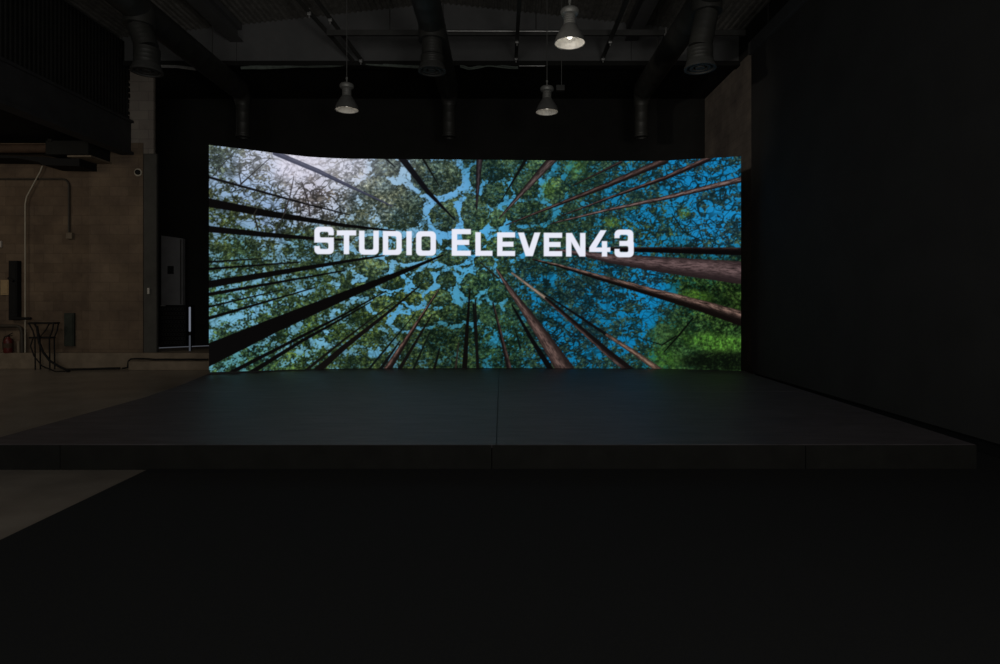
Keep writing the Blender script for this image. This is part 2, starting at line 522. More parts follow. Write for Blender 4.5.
CTRL = [  # x, y, sky, coverage, leaf dark, leaf light, branchiness
    (218, 160, (150, 175, 205), .62, (32, 42, 34), (92, 112, 82), .5),
    (255, 165, (186, 198, 222), .34, (58, 64, 60), (120, 130, 112), .85),
    (300, 162, (222, 221, 238), .10, (100, 100, 105), (160, 160, 158), .35),
    (345, 172, (205, 210, 226), .36, (70, 74, 72), (140, 146, 132), .5),
    (310, 195, (196, 196, 212), .36, (52, 48, 44), (122, 116, 102), .95),
    (250, 190, (150, 178, 214), .26, (40, 44, 38), (98, 108, 74), .95),
    (225, 220, (120, 150, 180), .62, (32, 42, 20), (96, 116, 50), .4),
    (270, 218, (140, 165, 200), .34, (34, 40, 28), (88, 100, 58), .9),
    (240, 250, (100, 154, 172), .72, (20, 34, 20), (74, 100, 48), .25),
    (300, 250, (116, 170, 198), .66, (24, 38, 24), (78, 102, 52), .3),
    (220, 300, (118, 178, 206), .55, (20, 38, 28), (76, 118, 56), .3),
    (260, 310, (114, 175, 208), .57, (20, 36, 26), (78, 112, 48), .3),
    (250, 362, (92, 158, 172), .70, (12, 28, 20), (70, 110, 52), .2),
    (300, 340, (108, 168, 196), .68, (16, 32, 18), (84, 116, 40), .2),
    (320, 285, (110, 168, 200), .78, (20, 36, 20), (74, 98, 42), .2),
    (375, 205, (150, 182, 205), .80, (38, 50, 40), (112, 122, 94), .3),
    (395, 168, (150, 186, 214), .84, (40, 50, 44), (96, 112, 88), .3),
    (440, 180, (112, 168, 214), .90, (26, 40, 30), (84, 104, 72), .2),
    (455, 215, (96, 165, 215), .92, (22, 38, 28), (72, 96, 60), .2),
    (480, 240, (80, 165, 215), .90, (18, 36, 24), (66, 96, 48), .2),
    (390, 245, (110, 170, 205), .86, (24, 40, 26), (72, 96, 56), .2),
    (405, 300, (84, 160, 205), .92, (20, 36, 18), (86, 108, 44), .1),
    (355, 330, (110, 172, 205), .78, (18, 34, 18), (86, 114, 42), .2),
    (390, 350, (90, 150, 180), .78, (16, 30, 18), (72, 96, 42), .3),
    (450, 340, (58, 122, 140), .88, (10, 24, 14), (66, 92, 40), .2),
    (490, 300, (70, 150, 180), .88, (12, 32, 22), (58, 92, 46), .2),
    (500, 345, (45, 135, 170), .80, (10, 28, 18), (50, 86, 44), .3),
    (520, 185, (66, 146, 186), .86, (18, 38, 28), (66, 98, 50), .3),
    (490, 165, (66, 140, 180), .90, (14, 34, 28), (56, 84, 52), .3),
    (580, 175, (40, 130, 172), .82, (14, 36, 30), (62, 92, 46), .5),
    (560, 235, (45, 130, 165), .86, (16, 34, 26), (60, 86, 44), .3),
    (540, 290, (20, 120, 172), .72, (12, 34, 34), (50, 82, 52), .6),
    (580, 325, (14, 112, 164), .56, (14, 34, 38), (50, 84, 62), .8),
    (560, 355, (14, 122, 184), .58, (12, 32, 34), (50, 80, 52), .8),
    (600, 275, (14, 120, 180), .62, (12, 32, 36), (44, 76, 56), .8),
    (625, 190, (22, 126, 184), .52, (14, 36, 38), (62, 92, 56), .7),
    (640, 225, (22, 128, 190), .52, (14, 34, 34), (72, 100, 44), .7),
    (700, 175, (20, 130, 198), .30, (12, 32, 38), (54, 82, 58), .9),
    (715, 225, (26, 136, 206), .30, (14, 36, 42), (60, 90, 66), 1.0),
    (650, 290, (18, 134, 202), .27, (14, 34, 40), (46, 78, 60), .7),
    (635, 330, (14, 124, 190), .52, (14, 34, 32), (56, 88, 56), .7),
    (700, 290, (24, 90, 90), .93, (8, 20, 8), (64, 104, 34), .3),
    (730, 300, (30, 60, 20), .95, (8, 18, 6), (70, 112, 34), .2),
    (680, 345, (30, 80, 60), .95, (16, 34, 14), (66, 108, 42), .5),
    (725, 350, (30, 60, 20), .97, (10, 22, 8), (74, 124, 40), .2),
]

CHAN = [  # sky gaps between the crowns : points, width
    ([(405, 163), (400, 180), (419, 197), (430, 215), (438, 232)], 6.5),
    ([(380, 179), (399, 183)], 3.0),
    ([(455.6, 159), (464, 174), (466, 185), (449, 197), (430, 200)], 4.6),
    ([(438, 232), (446, 236), (460, 236)], 5.0),
    ([(460, 250), (476, 244)], 7.0), ([(457, 203), (462, 214), (464, 222)], 2.2),
    ([(485, 183), (485.8, 201), (489.5, 214), (487.6, 228.5), (505, 228.5)], 3.0),
    ([(470, 229), (488, 229)], 4.0),
    ([(504.8, 214), (504.8, 229)], 3.0),
    ([(489, 207), (511, 203), (541, 200), (541, 181)], 4.0),
    ([(541, 200), (556, 200)], 2.2), ([(562, 180), (570, 166)], 3.0),
    ([(381, 254), (385, 268), (354, 281)], 4.4),
    ([(403, 283), (412, 277), (407, 291), (425, 293), (437, 286), (435.7, 276), (452, 266), (478, 271)], 3.8),
    ([(417, 304), (404, 314), (388, 323)], 4.2), ([(425, 293), (417, 304)], 3.0),
    ([(455, 284), (457.5, 302), (437.5, 309)], 3.0),
    ([(405, 262), (430, 266), (457, 260), (478, 262)], 4.6),
    ([(455, 266), (457, 284)], 3.0),
    ([(475, 267), (494, 266), (498, 278)], 2.6), ([(476, 283), (490, 290)], 1.6),
    ([(448, 213), (428, 240)], 2.0),
]
CROWN = [  # single crowns that read as round islands : x, y, rx, ry
    (423, 280, 11, 9), (446.5, 280, 10.5, 8.5), (439, 298, 14, 9), (392, 282.5, 14, 7.5), (414, 299, 9, 7.5), (470.5, 286, 9.5, 13), (401, 297, 7, 5),
    (444, 217, 15.5, 15), (475, 213, 14.5, 19), (437, 178, 26, 18), (386, 167, 15, 10), (400, 208, 24, 23), (493, 194, 12, 13), (497, 219, 9.5, 8.5),
    (529, 213, 25, 12), (526, 186, 14, 13), (556, 190, 11, 13), (492, 169, 16, 12), (452, 258, 15, 8), (484, 262, 11, 7), (409, 257, 18, 6.5), (474, 240, 12, 10),
    (425, 244, 13, 10), (482, 280, 8, 11), (424, 318, 15, 9), (452, 314, 13, 11), (404, 322, 11, 9), (372, 268, 17, 10), (362, 290, 13, 8), (372, 246, 16, 10),
    (384, 305, 14, 9), (505, 247, 18, 13), (472, 312, 10, 11), (476, 176, 7, 12), (420, 160, 10, 6), (376, 190, 20, 14), (497, 292, 10, 11), (540, 165, 13, 9), (508, 165, 8, 8),
]
SKYBLOB = [  # open sky : x, y, rx, ry
    (228, 318, 20, 6, -.3), (300, 293, 10, 4, -.2), (335, 285, 8, 5, 0), (336, 314, 8, 6, -.5), (322, 338, 11, 8, -.6),
    (322, 268, 12, 2.5, -.15), (346, 247, 14, 3, .1), (214, 184, 8, 7, .3), (258, 200, 22, 6, .25), (245, 180, 14, 7, .2),
    (247, 224, 16, 5, .35), (277, 240, 24, 2.5, .12), (378, 350, 12, 9, .1), (306, 160, 34, 9, .12),
    (662, 287, 20, 7, .12), (652, 296, 14, 5, .2), (646, 322, 12, 10, -.3), (625, 343, 12, 7, .3), (604, 303, 12, 6, .3), (553, 278, 8, 5, .1), (630, 183, 7, 5, 0),
    (692, 196, 13, 5, -.15), (683, 240, 14, 6, -.05), (715, 212, 10, 5, -.4), (728, 170, 9, 4, 0), (708, 165, 10, 4, -.3), (665, 213, 7, 7, .3),
    (592, 350, 10, 10, .2), (558, 356, 9, 7, .4), (495, 338, 5, 6, 0), (505, 320, 4, 4, 0), (560, 318, 12, 5, .4), (585, 205, 6, 3, 0), (536, 305, 6, 9, .3),
]
K = (10, 9, 9)
TR = [  # tree trunks : points (x, y, width), dark colour, lit colour, where the light falls (-1..1 across; None = not lit)
    ([(275, 153, 5), (318, 171, 4.6), (345, 184, 3), (392, 206, 1.2)], (50, 53, 70), (74, 76, 94), -.3),
    ([(208, 177, 2.6), (306, 204, 1.8), (350, 215, 1)], (16, 15, 16), None, None),
    ([(208, 202.5, 9), (270, 214, 6.5), (345, 225.5, 3.4), (395, 231, 1.6)], K, None, None),
    ([(208, 229, 6.5), (265, 234.5, 5), (313, 238.5, 3), (350, 240, 1.6)], K, None, None),
    ([(208, 262, 1.8), (263, 258.6, 1.0)], K, None, None),
    ([(208, 269, 2.4), (300, 262, 1.2)], K, None, None),
    ([(208, 284.5, 7.4), (345, 261.5, 3), (384, 255.5, 1.4)], K, None, None),
    ([(208, 294.5, 3.6), (345, 270.5, 1.2)], K, None, None),
    ([(208, 307, 2), (281, 290, .8)], K, None, None),
    ([(208, 318.5, 3.2), (315, 287.5, 1)], K, None, None),
    ([(205, 356.5, 22), (275, 325, 14.5), (345, 295.5, 8.6), (400, 273, 4.6), (443, 255, 1.6)], (9, 8, 8), None, None),
    ([(232, 372, 4), (345, 314, 2), (386, 291, 1)], K, None, None),
    ([(252, 372, 4.6), (300, 342, 3.2), (345, 317, 1.8), (371, 302, .8)], K, None, None),
    ([(304, 372, 3), (345, 339, 2.0), (394, 302, .8)], (18, 18, 14), None, None),
    ([(317, 371, 7), (345, 346.5, 5.2), (390, 311, 2.4), (420, 285.5, 1)], (16, 14, 13), None, None),
    ([(387, 370, 7.5), (410, 334, 4), (439, 289, 1)], (22, 17, 16), (112, 86, 78), -.45),
    ([(399, 370, 4), (432, 314.6, 1)], (16, 15, 14), None, None),
    ([(369, 369, 2.4), (414, 315, .8)], (14, 20, 18), None, None),
    ([(380, 370, 3.4), (400, 341, 1.2)], (14, 16, 16), None, None),
    ([(413, 370, 2.6), (430, 332, 1)], (14, 20, 16), None, None),
    ([(434, 370, 3), (439.5, 349, 1.4)], (12, 14, 12), None, None),
    ([(464.5, 370, 5.4), (467, 330, 3.6), (470, 289, 1.2)], (12, 11, 10), None, None),
    ([(455.5, 370, 2), (458.5, 343, 1)], (40, 34, 30), None, None),
    ([(478, 370, 2.6), (476, 335, 3.4), (473.5, 305, 2.4)], (12, 16, 14), None, None),
    ([(551, 370, 6), (532, 340, 4), (512, 305, 1.6)], (10, 10, 11), None, None),
    ([(566, 371, 17.5), (541, 333, 11.5), (522, 306, 7.5), (508, 287, 4.5), (497, 270, 2)], (30, 24, 23), (108, 86, 80), .18),
    ([(512, 273, 1.8), (528, 285, 2.6), (546, 298.5, 3.2)], (92, 80, 72), (160, 140, 124), 0),
    ([(546, 298.5, 3.2), (580, 328, 5), (607, 352, 7), (632, 372, 8)], (18, 14, 14), (84, 66, 62), .75),
    ([(543, 293, 1.2), (580, 317, 2.4), (610, 337, 3.2)], (14, 14, 15), None, None),
    ([(607, 335, 3.2), (635, 353, 4.8), (661, 371.5, 6.2)], (44, 34, 30), (138, 110, 94), .0),
    ([(493, 303, 1.6), (501, 335, 3.2), (509.6, 370, 5.4)], (20, 16, 16), (74, 58, 54), -.5),
    ([(475.5, 300, 1.4), (477.5, 370, 2.4)], (16, 14, 14), None, None),
    ([(515, 329, 1), (520.5, 348, 2)], (10, 18, 18), None, None),
    ([(498, 278, 2), (480, 262, 1)], (28, 30, 26), None, None),
    ([(533, 259.5, 1.6), (560, 266, 3.2), (600, 277.5, 5.6), (655, 293, 8.6), (705, 307, 12), (743, 319, 15)], (14, 10, 9), (128, 102, 92), -.55),
    ([(556, 250, 2.5), (585, 254, 5.5), (610, 258.5, 9.5), (660, 264.5, 15.5), (743, 273, 23)], (34, 26, 27), (104, 84, 84), -.22),
    ([(585, 248.5, 2.6), (634, 249.5, 5), (690, 250.5, 6.5), (743, 251.5, 8)], (9, 7, 8), (52, 40, 38), -.95),
    ([(551, 223.5, 1), (605, 210.5, 2.8), (665, 198, 4.2), (743, 179, 6)], (22, 16, 16), (126, 104, 100), -.2),
    ([(562, 215.5, .9), (605, 199.5, 2.2), (666, 177.5, 4.2), (708, 159, 5.4)], (22, 15, 15), (104, 82, 78), -.5),
    ([(506, 225, 1), (545, 209.5, 2.6), (605, 186, 5.4), (665, 160.5, 7)], (22, 17, 16), (92, 72, 68), -.3),
    ([(572, 186, 1), (621, 162, 2.8)], (20, 18, 18), (64, 50, 48), -.4),
    ([(499, 218.5, 1.2), (520, 195, 4.2), (553, 158.5, 9)], (26, 22, 22), (96, 82, 80), .15),
    ([(502, 199.6, .8), (525.5, 160, 3.2)], (14, 16, 16), None, None),
    ([(476.5, 209, 1.6), (479.5, 158, 6.5)], (18, 17, 20), (64, 56, 60), .1),
    ([(401, 157, 7), (428.5, 192.5, 4.4), (455, 220, 1.2)], (14, 14, 18), None, None),
    ([(422, 157, 2.4), (439, 186, 1)], (14, 16, 16), None, None),
    ([(384, 157, 2.4), (395, 167, 1)], (24, 26, 28), None, None),
    # limbs
    ([(213, 176, 1.0), (225, 162, .9), (238, 148, .6)], (46, 48, 48), None, None),
    ([(241, 184, 1.6), (250, 176, 1.0), (270, 158, .6)], (38, 36, 36), None, None),
    ([(241, 184, 1.4), (239, 172, .6)], (38, 36, 36), None, None),
    ([(284, 214, 1.6), (290, 196, 1.1), (294, 176, .6)], (48, 42, 42), None, None),
    ([(310, 216, 1.6), (308, 200, 1), (302, 182, .6)], (44, 38, 38), None, None),
    ([(258, 230, 1.6), (254, 214, 1.2), (262, 200, .6)], (36, 36, 32), None, None),
    ([(276, 232, 1.2), (284, 214, .8)], (40, 40, 36), None, None),
    ([(664, 352, .8), (680, 334, 2.0), (693, 318, 1.2)], (8, 12, 8), None, None),
    ([(640, 338, .6), (662, 345, 1.2), (676, 336, 1.4)], (10, 14, 10), None, None),
    ([(672, 214, 1), (684, 232, 1.2), (700, 240, .6)], (12, 26, 28), None, None),
]


def seg_dist(X, Y, pts):
    best = np.full(X.shape, 1e9); wid = np.zeros_like(X); side = np.zeros_like(X); alen = np.zeros_like(X)
    acc = 0
    for (x0, y0, w0), (x1, y1, w1) in zip(pts, pts[1:]):
        dx, dy = x1 - x0, y1 - y0
        L2 = dx * dx + dy * dy
        L = math.sqrt(L2)
        t = np.clip(((X - x0) * dx + (Y - y0) * dy) / L2, 0, 1)
        ex, ey = X - (x0 + t * dx), Y - (y0 + t * dy)
        d = np.sqrt(ex * ex + ey * ey)
        s = (dx * (Y - y0) - dy * (X - x0)) / L
        if dx < 0:
            s = -s                         # positive = below the trunk
        m = d < best
        best = np.where(m, d, best); wid = np.where(m, w0 + t * (w1 - w0), wid)
        side = np.where(m, s, side); alen = np.where(m, acc + t * L, alen)
        acc += L
    return best, wid, side, alen


def poly_sdf(X, Y, P_):
    n = len(P_)
    d = np.full(X.shape, 1e9); sgn = np.ones(X.shape)
    for i in range(n):
        ax, ay = P_[i]; bx, by = P_[i - 1]
        ex, ey = bx - ax, by - ay
        wx, wy = X - ax, Y - ay
        t = np.clip((wx * ex + wy * ey) / (ex * ex + ey * ey + 1e-12), 0, 1)
        d = np.minimum(d, (wx - ex * t) ** 2 + (wy - ey * t) ** 2)
        c1 = Y >= ay; c2 = Y < by; c3 = ex * wy > ey * wx
        flip = (c1 & c2 & c3) | (~c1 & ~c2 & ~c3)
        sgn = np.where(flip, -sgn, sgn)
    return sgn * np.sqrt(d)


def chamf(x0, y0, x1, y1, c=(0, 0, 0, 0)):
    """rounded box outline; c = corner radii tl, tr, br, bl"""
    out = []
    for (cx, cy, sx, sy, r, a0) in ((x0, y0, 1, 1, c[0], 180), (x1, y0, -1, 1, c[1], 270), (x1, y1, -1, -1, c[2], 0), (x0, y1, 1, -1, c[3], 90)):
        if r <= 0:
            out.append((cx, cy)); continue
        for k in range(5):
            a = math.radians(a0 + k * 22.5)
            out.append((cx + sx * r + r * math.cos(a), cy + sy * r + r * math.sin(a)))
    return out


def glyph(ch, x0, y0, x1, y1):
    """list of (polygon, sign) : + adds ink, - cuts ink"""
    w, h = x1 - x0, y1 - y0
    s = 5.5; b = 5.2; r = 4.6; q = 1.7
    X = lambda t: x0 + t
    if ch == 'I':
        return [(chamf(x0, y0, x1, y1), 1)]
    if ch == 'T':
        m = (x0 + x1) / 2
        return [(chamf(x0, y0, x1, y0 + b), 1), (chamf(m - s / 2, y0, m + s / 2, y1), 1)]
    if ch == 'L':
        return [(chamf(x0, y0, x0 + s, y1), 1), (chamf(x0, y1 - b, x1, y1), 1)]
    if ch == 'E':
        m = (y0 + y1) / 2
        return [(chamf(x0, y0, x0 + s, y1), 1), (chamf(x0, y0, x1, y0 + b), 1), (chamf(x0, y1 - b, x1, y1), 1), (chamf(x0, m - b / 2, x1 - 1.6, m + b / 2), 1)]
    if ch == 'U':
        return [(chamf(x0, y0, x1, y1, (0, 0, r, r)), 1), (chamf(x0 + s, y0 - 3, x1 - s, y1 - b, (0, 0, q, q)), -1)]
    if ch == 'D':
        return [(chamf(x0, y0, x1, y1, (0, r, r, 0)), 1), (chamf(x0 + s, y0 + b, x1 - s, y1 - b, (0, q, q, 0)), -1)]
    if ch == 'O':
        return [(chamf(x0, y0, x1, y1, (r, r, r, r)), 1), (chamf(x0 + s, y0 + b, x1 - s, y1 - b, (q, q, q, q)), -1)]
    if ch == 'S':
        m = (y0 + y1) / 2 - 0.4
        return [(chamf(x0, y0, x1, m + b / 2, (r, r, 0, r)), 1), (chamf(x0, m - b / 2, x1, y1, (0, r, r, r)), 1),
                (chamf(x0 + s, y0 + b, x1 - s, m - b / 2, (q, q, 0, q)), -1), (chamf(x1 - s - .1, y0 + 8.6, x1 + 2, m - b / 2), -1),
                (chamf(x0 + s, m + b / 2, x1 - s, y1 - b, (0, q, q, q)), -1), (chamf(x0 - 2, m + b / 2, x0 + s + .1, y1 - 8.2), -1)]
    if ch == '3':
        m = (y0 + y1) / 2
        return [(chamf(x0, y0, x1 - .4, m + b / 2, (r, r, 2, 0)), 1), (chamf(x0, m - b / 2, x1, y1, (0, 2, r, r)), 1),
                (chamf(x0 + s - .4, y0 + b, x1 - s - .4, m - b / 2, (q, q, q, 0)), -1), (chamf(x0 - 2, y0 + 8.6, x0 + s, m - b / 2), -1),
                (chamf(x0 + s - .4, m + b / 2, x1 - s, y1 - b, (0, q, q, q)), -1), (chamf(x0 - 2, m + b / 2, x0 + s, y1 - 8.4), -1),
                (chamf(x0 - 2, m - b / 2, x0 + 4.8, m + b / 2), -1)]
    if ch == 'V':
        m = (x0 + x1) / 2
        return [([(x0, y0), (x0 + 6, y0), (m, y1 - 8), (x1 - 6, y0), (x1, y0), (m + 3.6, y1), (m - 3.6, y1)], 1)]
    if ch == 'N':
        return [(chamf(x0, y0, x0 + s, y1), 1), (chamf(x1 - s, y0, x1, y1), 1), ([(x0, y0), (x0 + 6, y0), (x1, y1), (x1 - 6, y1)], 1)]
    if ch == '4':
        sx = x1 - 8.6
        return [([(x0 + 11.2, y0), (x0 + 17.4, y0), (x0 + 7.2, y1 - 9.2), (x1, y1 - 9.2), (x1, y1 - 4.6), (x0, y1 - 4.6), (x0, y1 - 9.0)], 1),
                (chamf(sx, y1 - 15.5, sx + 5.4, y1), 1)]


TEXT = [('S', 314.3, 226.6, 333.9, 254.2), ('T', 336.8, 230.3, 356.2, 254.2), ('U', 359.0, 230.6, 378.8, 254.8), ('D', 382.8, 231.0, 401.8, 255.0),
        ('I', 406.3, 231.2, 411.8, 255.2), ('O', 416.0, 231.2, 436.0, 255.8),
        ('E', 451.7, 229.0, 470.9, 255.8), ('L', 475.3, 232.1, 492.5, 255.9), ('E', 497.1, 232.3, 515.1, 256.1), ('V', 518.0, 232.5, 540.4, 256.2),
        ('E', 543.7, 232.7, 562.2, 256.3), ('N', 566.0, 232.9, 585.5, 256.6), ('4', 589.2, 230.2, 610.4, 256.6), ('3', 614.5, 229.6, 633.8, 257.3)]


def paint(X, Y):
    A = np.array([(c[0], c[1]) for c in CTRL], float)
    wx = X + 10 * fbm(X, Y, 26, 2, 41); wy = Y + 8 * fbm(X, Y, 26, 2, 43)
    tot = np.zeros_like(X)
    sky = np.zeros(X.shape + (3,)); dk = np.zeros_like(sky); lt = np.zeros_like(sky)
    cov = np.zeros_like(X); brn = np.zeros_like(X)
    for c in CTRL:
        w = 1.0 / ((wx - c[0]) ** 2 + (wy - c[1]) ** 2 + 60.0) ** 1.7
        tot += w
        sky += w[..., None] * np.array(c[2], float); cov += w * c[3]
        dk += w[..., None] * np.array(c[4], float); lt += w[..., None] * np.array(c[5], float); brn += w * c[6]
    sky /= tot[..., None]; dk /= tot[..., None]; lt /= tot[..., None]; cov /= tot; brn /= tot
    # sky gaps
    jx = X + 3.2 * fbm(X, Y, 15, 2, 51) + 1.0 * fbm(X, Y, 4, 2, 55); jy = Y + 3.2 * fbm(X, Y, 15, 2, 53) + 1.0 * fbm(X, Y, 4, 2, 57)
    gap = np.zeros_like(X)
    for pts, w in CHAN:
        d, _, _, _ = seg_dist(jx, jy, [(a, b, w) for a, b in pts])
        w = w * (0.95 + .35 * np.clip(1.5 * pn(X / 13, Y / 13, 59), -1, 1))
        gap = np.maximum(gap, 1 - sstep(w * 0.42, w * 0.42 + 2.6, d))
    bl = np.zeros_like(X)
    for x, y, rx, ry, an in SKYBLOB:
        ca, sa = math.cos(an), math.sin(an)
        u = ((jx - x) * ca + (jy - y) * sa) / rx; v = (-(jx - x) * sa + (jy - y) * ca) / ry
        bl = np.maximum(bl, 1 - sstep(0.55, 1.25, np.sqrt(u * u + v * v)))
    cov = cov * (1 - 0.97 * gap) * (1 - 0.72 * bl)
    # separate crowns around the middle of the picture, narrow gaps between them
    cs = 27.0
    ux = (X + 4.5 * fbm(X, Y, 17, 2, 151) + 0.9 * fbm(X, Y, 4, 2, 155)) / (cs * 1.12); uy = (Y + 4.5 * fbm(X, Y, 17, 2, 153) + 0.9 * fbm(X, Y, 4, 2, 157)) / cs
    ix, iy = np.floor(ux).astype(int), np.floor(uy).astype(int)
    f1 = np.full(X.shape, 9.0); f2 = np.full(X.shape, 9.0); tone = np.zeros_like(X); cyv = np.zeros_like(X)
    for ox in (-1, 0, 1):
        for oy in (-1, 0, 1):
            h = _perm[_perm[(ix + ox) & 1023] + ((iy + oy) & 1023)]
            qx = ix + ox + 0.5 + 0.42 * _gx[h]; qy = iy + oy + 0.5 + 0.42 * _gy[h]
            d = np.hypot(ux - qx, uy - qy)
            nb = d < f1
            f2 = np.where(nb, f1, np.minimum(f2, d))
            tone = np.where(nb, (h % 97) / 97.0 - 0.5, tone); cyv = np.where(nb, uy - qy, cyv)
            f1 = np.where(nb, d, f1)
    mid = np.exp(-(((X - 452) / 125) ** 4 + ((Y - 262) / 95) ** 4))
    edge = 1 - sstep(0.07, 0.16, f2 - f1)
    cov = np.clip(cov + 0.10 * mid * (1 - gap), 0, 1.05) * (1 - 0.35 * edge * mid * sstep(-.4, -.05, pn(X / 21, Y / 21, 161)))
    crown = mid * 0.30 * tone
    qm = np.full(X.shape, 9.0); qv = np.zeros_like(X); qt = np.zeros_like(X)
    kx = X + 1.8 * fbm(X, Y, 7, 2, 171) + 0.8 * fbm(X, Y, 2.6, 2, 175); ky = Y + 1.8 * fbm(X, Y, 7, 2, 173) + 0.8 * fbm(X, Y, 2.6, 2, 177)
    for i, (x, y, rx, ry) in enumerate(CROWN):
        q = np.hypot((kx - x) / rx, (ky - y) / ry)
        nb = q < qm
        qm = np.where(nb, q, qm); qv = np.where(nb, (ky - y) / ry, qv); qt = np.where(nb, ((i * 37) % 11) / 11.0 - .5, qt)
    ins = 1 - sstep(0.90, 1.04, qm)
    rim = sstep(0.92, 1.05, qm) * (1 - sstep(1.22, 1.42, qm))
    brk = np.maximum(sstep(-.18, .12, pn(X / 17, Y / 17, 181)), 0.9 * np.exp(-(((X - 440) / 85) ** 2 + ((Y - 245) / 75) ** 2)))
    cov = cov * (1 - 0.93 * rim * brk)
    cov = cov + (0.98 - cov) * ins * 0.92
    crown = crown + ins * (0.26 * qt - 0.26 * qv - 0.20 * sstep(.6, 1., qm) + 0.13)
    # leaf masses
    XS = X * 0.86
    n = 0.95 * fbm(XS, Y, 17, 2, 5) + 0.95 * fbm(XS, Y, 8.0, 2, 7) + 0.70 * fbm(XS, Y, 4.0, 2, 9) + 0.55 * fbm(XS, Y, 2.0, 1, 12)
    rk = rank(n)
    dn = rk - cov
    al = 1 - sstep(-0.12, 0.20, dn)
    shade = (0.98 + 0.25 * ins) * fbm(XS, Y, 2.9, 3, 15) + 0.55 * fbm(XS + 1.5, Y + 2.2, 8, 2, 17) + 0.45 * fbm(X, Y, 20, 2, 19) + crown
    t = np.clip(0.37 + 0.85 * shade, 0, 1.35) ** 1.35
    leaf = dk * 0.8 + (lt * 1.04 - dk * 0.8) * t[..., None]
    hue = fbm(X, Y, 17, 2, 61)
    leaf = leaf * (1 + 0.17 * hue[..., None] * np.array([1.1, .35, -1.0]))
    gy = leaf.mean(-1, keepdims=True)
    leaf = (gy + (leaf - gy) * 0.80) * 1.28 * np.array([1.01, 1.0, 1.09])
    teal = sky * 0.66 + leaf * 0.25
    lum = sstep(0.30, 0.95, fbm(XS, Y, 2.3, 2, 71) + 0.35 * fbm(X, Y, 12, 2, 73) + 0.20)
    leaf = leaf + (teal - leaf) * (lum * 0.80)[..., None]
    sky = sky * (1 - sstep(520, 580, X)[..., None] * np.array([0, .03, .075]))
    skyv = sky * (1 + 0.06 * fbm(X, Y, 16, 2, 81)[..., None])
    skyv = skyv + (leaf - skyv) * (0.30 * (1 - sstep(0.10, 0.45, dn)))[..., None]
    col = skyv + (leaf - skyv) * al[..., None]
    # rim of each crown a touch darker on the shaded side of the gaps
    # twigs
    for sc, sd, wd, st in ((16, 91, .026, .85), (10, 95, .030, .8), (24, 99, .020, .9), (8, 101, .032, .6), (14, 105, .028, .8)):
        wxx = X + 2.8 * pn(X / 6, Y / 6, sd + 1) + 6 * pn(X / 17, Y / 17, sd + 3); wyy = Y + 2.8 * pn(X / 6, Y / 6, sd + 2) + 6 * pn(X / 17, Y / 17, sd + 4)
        rg = np.abs(pn(wxx / (sc * 1.25), wyy / sc, sd))
        mk = (1 - sstep(wd * .75, wd * 2.4, rg)) * st * 0.92 * np.clip(brn * 1.15, 0, 1) * (1 - 0.85 * gap) * (1 - .35 * bl) * sstep(-.2, .2, pn(X / 30, Y / 30, sd + 5) + .1)
        tw = dk * (0.66 + .35 * sstep(540, 620, X)[..., None])
        col = col + (tw - col) * mk[..., None]
    # sunlit undergrowth, lower right
    def ell(x, y, rx, ry, an=0.0, soft=.5):
        ca, sa = math.cos(an), math.sin(an)
        u = ((jx - x) * ca + (jy - y) * sa) / rx; v = (-(jx - x) * sa + (jy - y) * ca) / ry
        return 1 - sstep(1 - soft, 1 + soft, np.sqrt(u * u + v * v))
    tex = fbm(X, Y, 5, 3, 111) + 0.8 * fbm(X, Y, 2.2, 2, 115)
    for (e, c, k) in ((ell(718, 343, 30, 9, .12), (70, 116, 42), .9), (ell(716, 361, 36, 9, .02), (7, 12, 7), 1.15), (ell(664, 358, 16, 10, .2), (56, 96, 36), .7),
                      (ell(697, 297, 14, 6, .2), (84, 128, 40), .7), (ell(662, 335, 12, 10, -.4), (66, 98, 52), .6), (ell(722, 303, 22, 8, .25), (10, 20, 8), .55),
                      (ell(560, 366, 8, 4, 0), (150, 140, 60), .7), (ell(684, 213, 5, 5, 0), (110, 130, 30), .5), (ell(612, 222, 8, 5, 0), (100, 130, 40), .5),
                      (ell(575, 168, 9, 10, .2), (80, 115, 50), .5), (ell(548, 190, 7, 10, .2), (84, 118, 50), .5)):
        cc = np.array(c, float)[None, None, :] * np.clip(1 + 0.62 * tex[..., None], .12, 2)
        col = col + (cc - col) * np.minimum(1, e * k * (0.72 + .28 * np.clip(tex * 2, -1, 1)))[..., None]
    # hazy sun glow of the picture, upper left
    gl = np.exp(-(((X - 312) / 66) ** 2 + ((Y - 158) / 26) ** 2))
    col = col + (np.array([226, 222, 236.]) - col) * (0.56 * gl)[..., None]
    # trunks
    for pts, c0, c1, ls in TR:
        d, w, s, a = seg_dist(X, Y, pts)
        jit = 0.35 * fbm(X, Y, 6, 2, 131)
        m = 1 - sstep(-0.55, 0.55, d - w * 0.5 * (1 + 0.12 * jit) + 0.1 * jit)
        c = np.array(c0, float)[None, None, :] * np.ones_like(col)
        if c1 is not None:
            v = 2 * s / np.maximum(w, .5)
            lf = np.exp(-((v - ls) / (0.62 if abs(ls) < .25 else 0.48)) ** 2)
            bark = 0.5 + 0.5 * np.clip(1.5 * fbm(a * .4, s * 1.9, 3.0, 3, 141) + .8 * fbm(a * .25, s * .5, 6, 2, 143), -1, 1)
            lf = lf * (0.10 + 1.08 * bark) * 0.95
            c = c + (np.array(c1, float) - c) * np.clip(lf * 1.25, 0, 1)[..., None]
        hz = gl[..., None] * .18
        c = c + (np.array([190, 188, 206.]) - c) * hz
        col = col + (c - col) * m[..., None]
    # soften a little, as the photograph shows it
    # lettering
    ink = np.full(X.shape, 9.0)
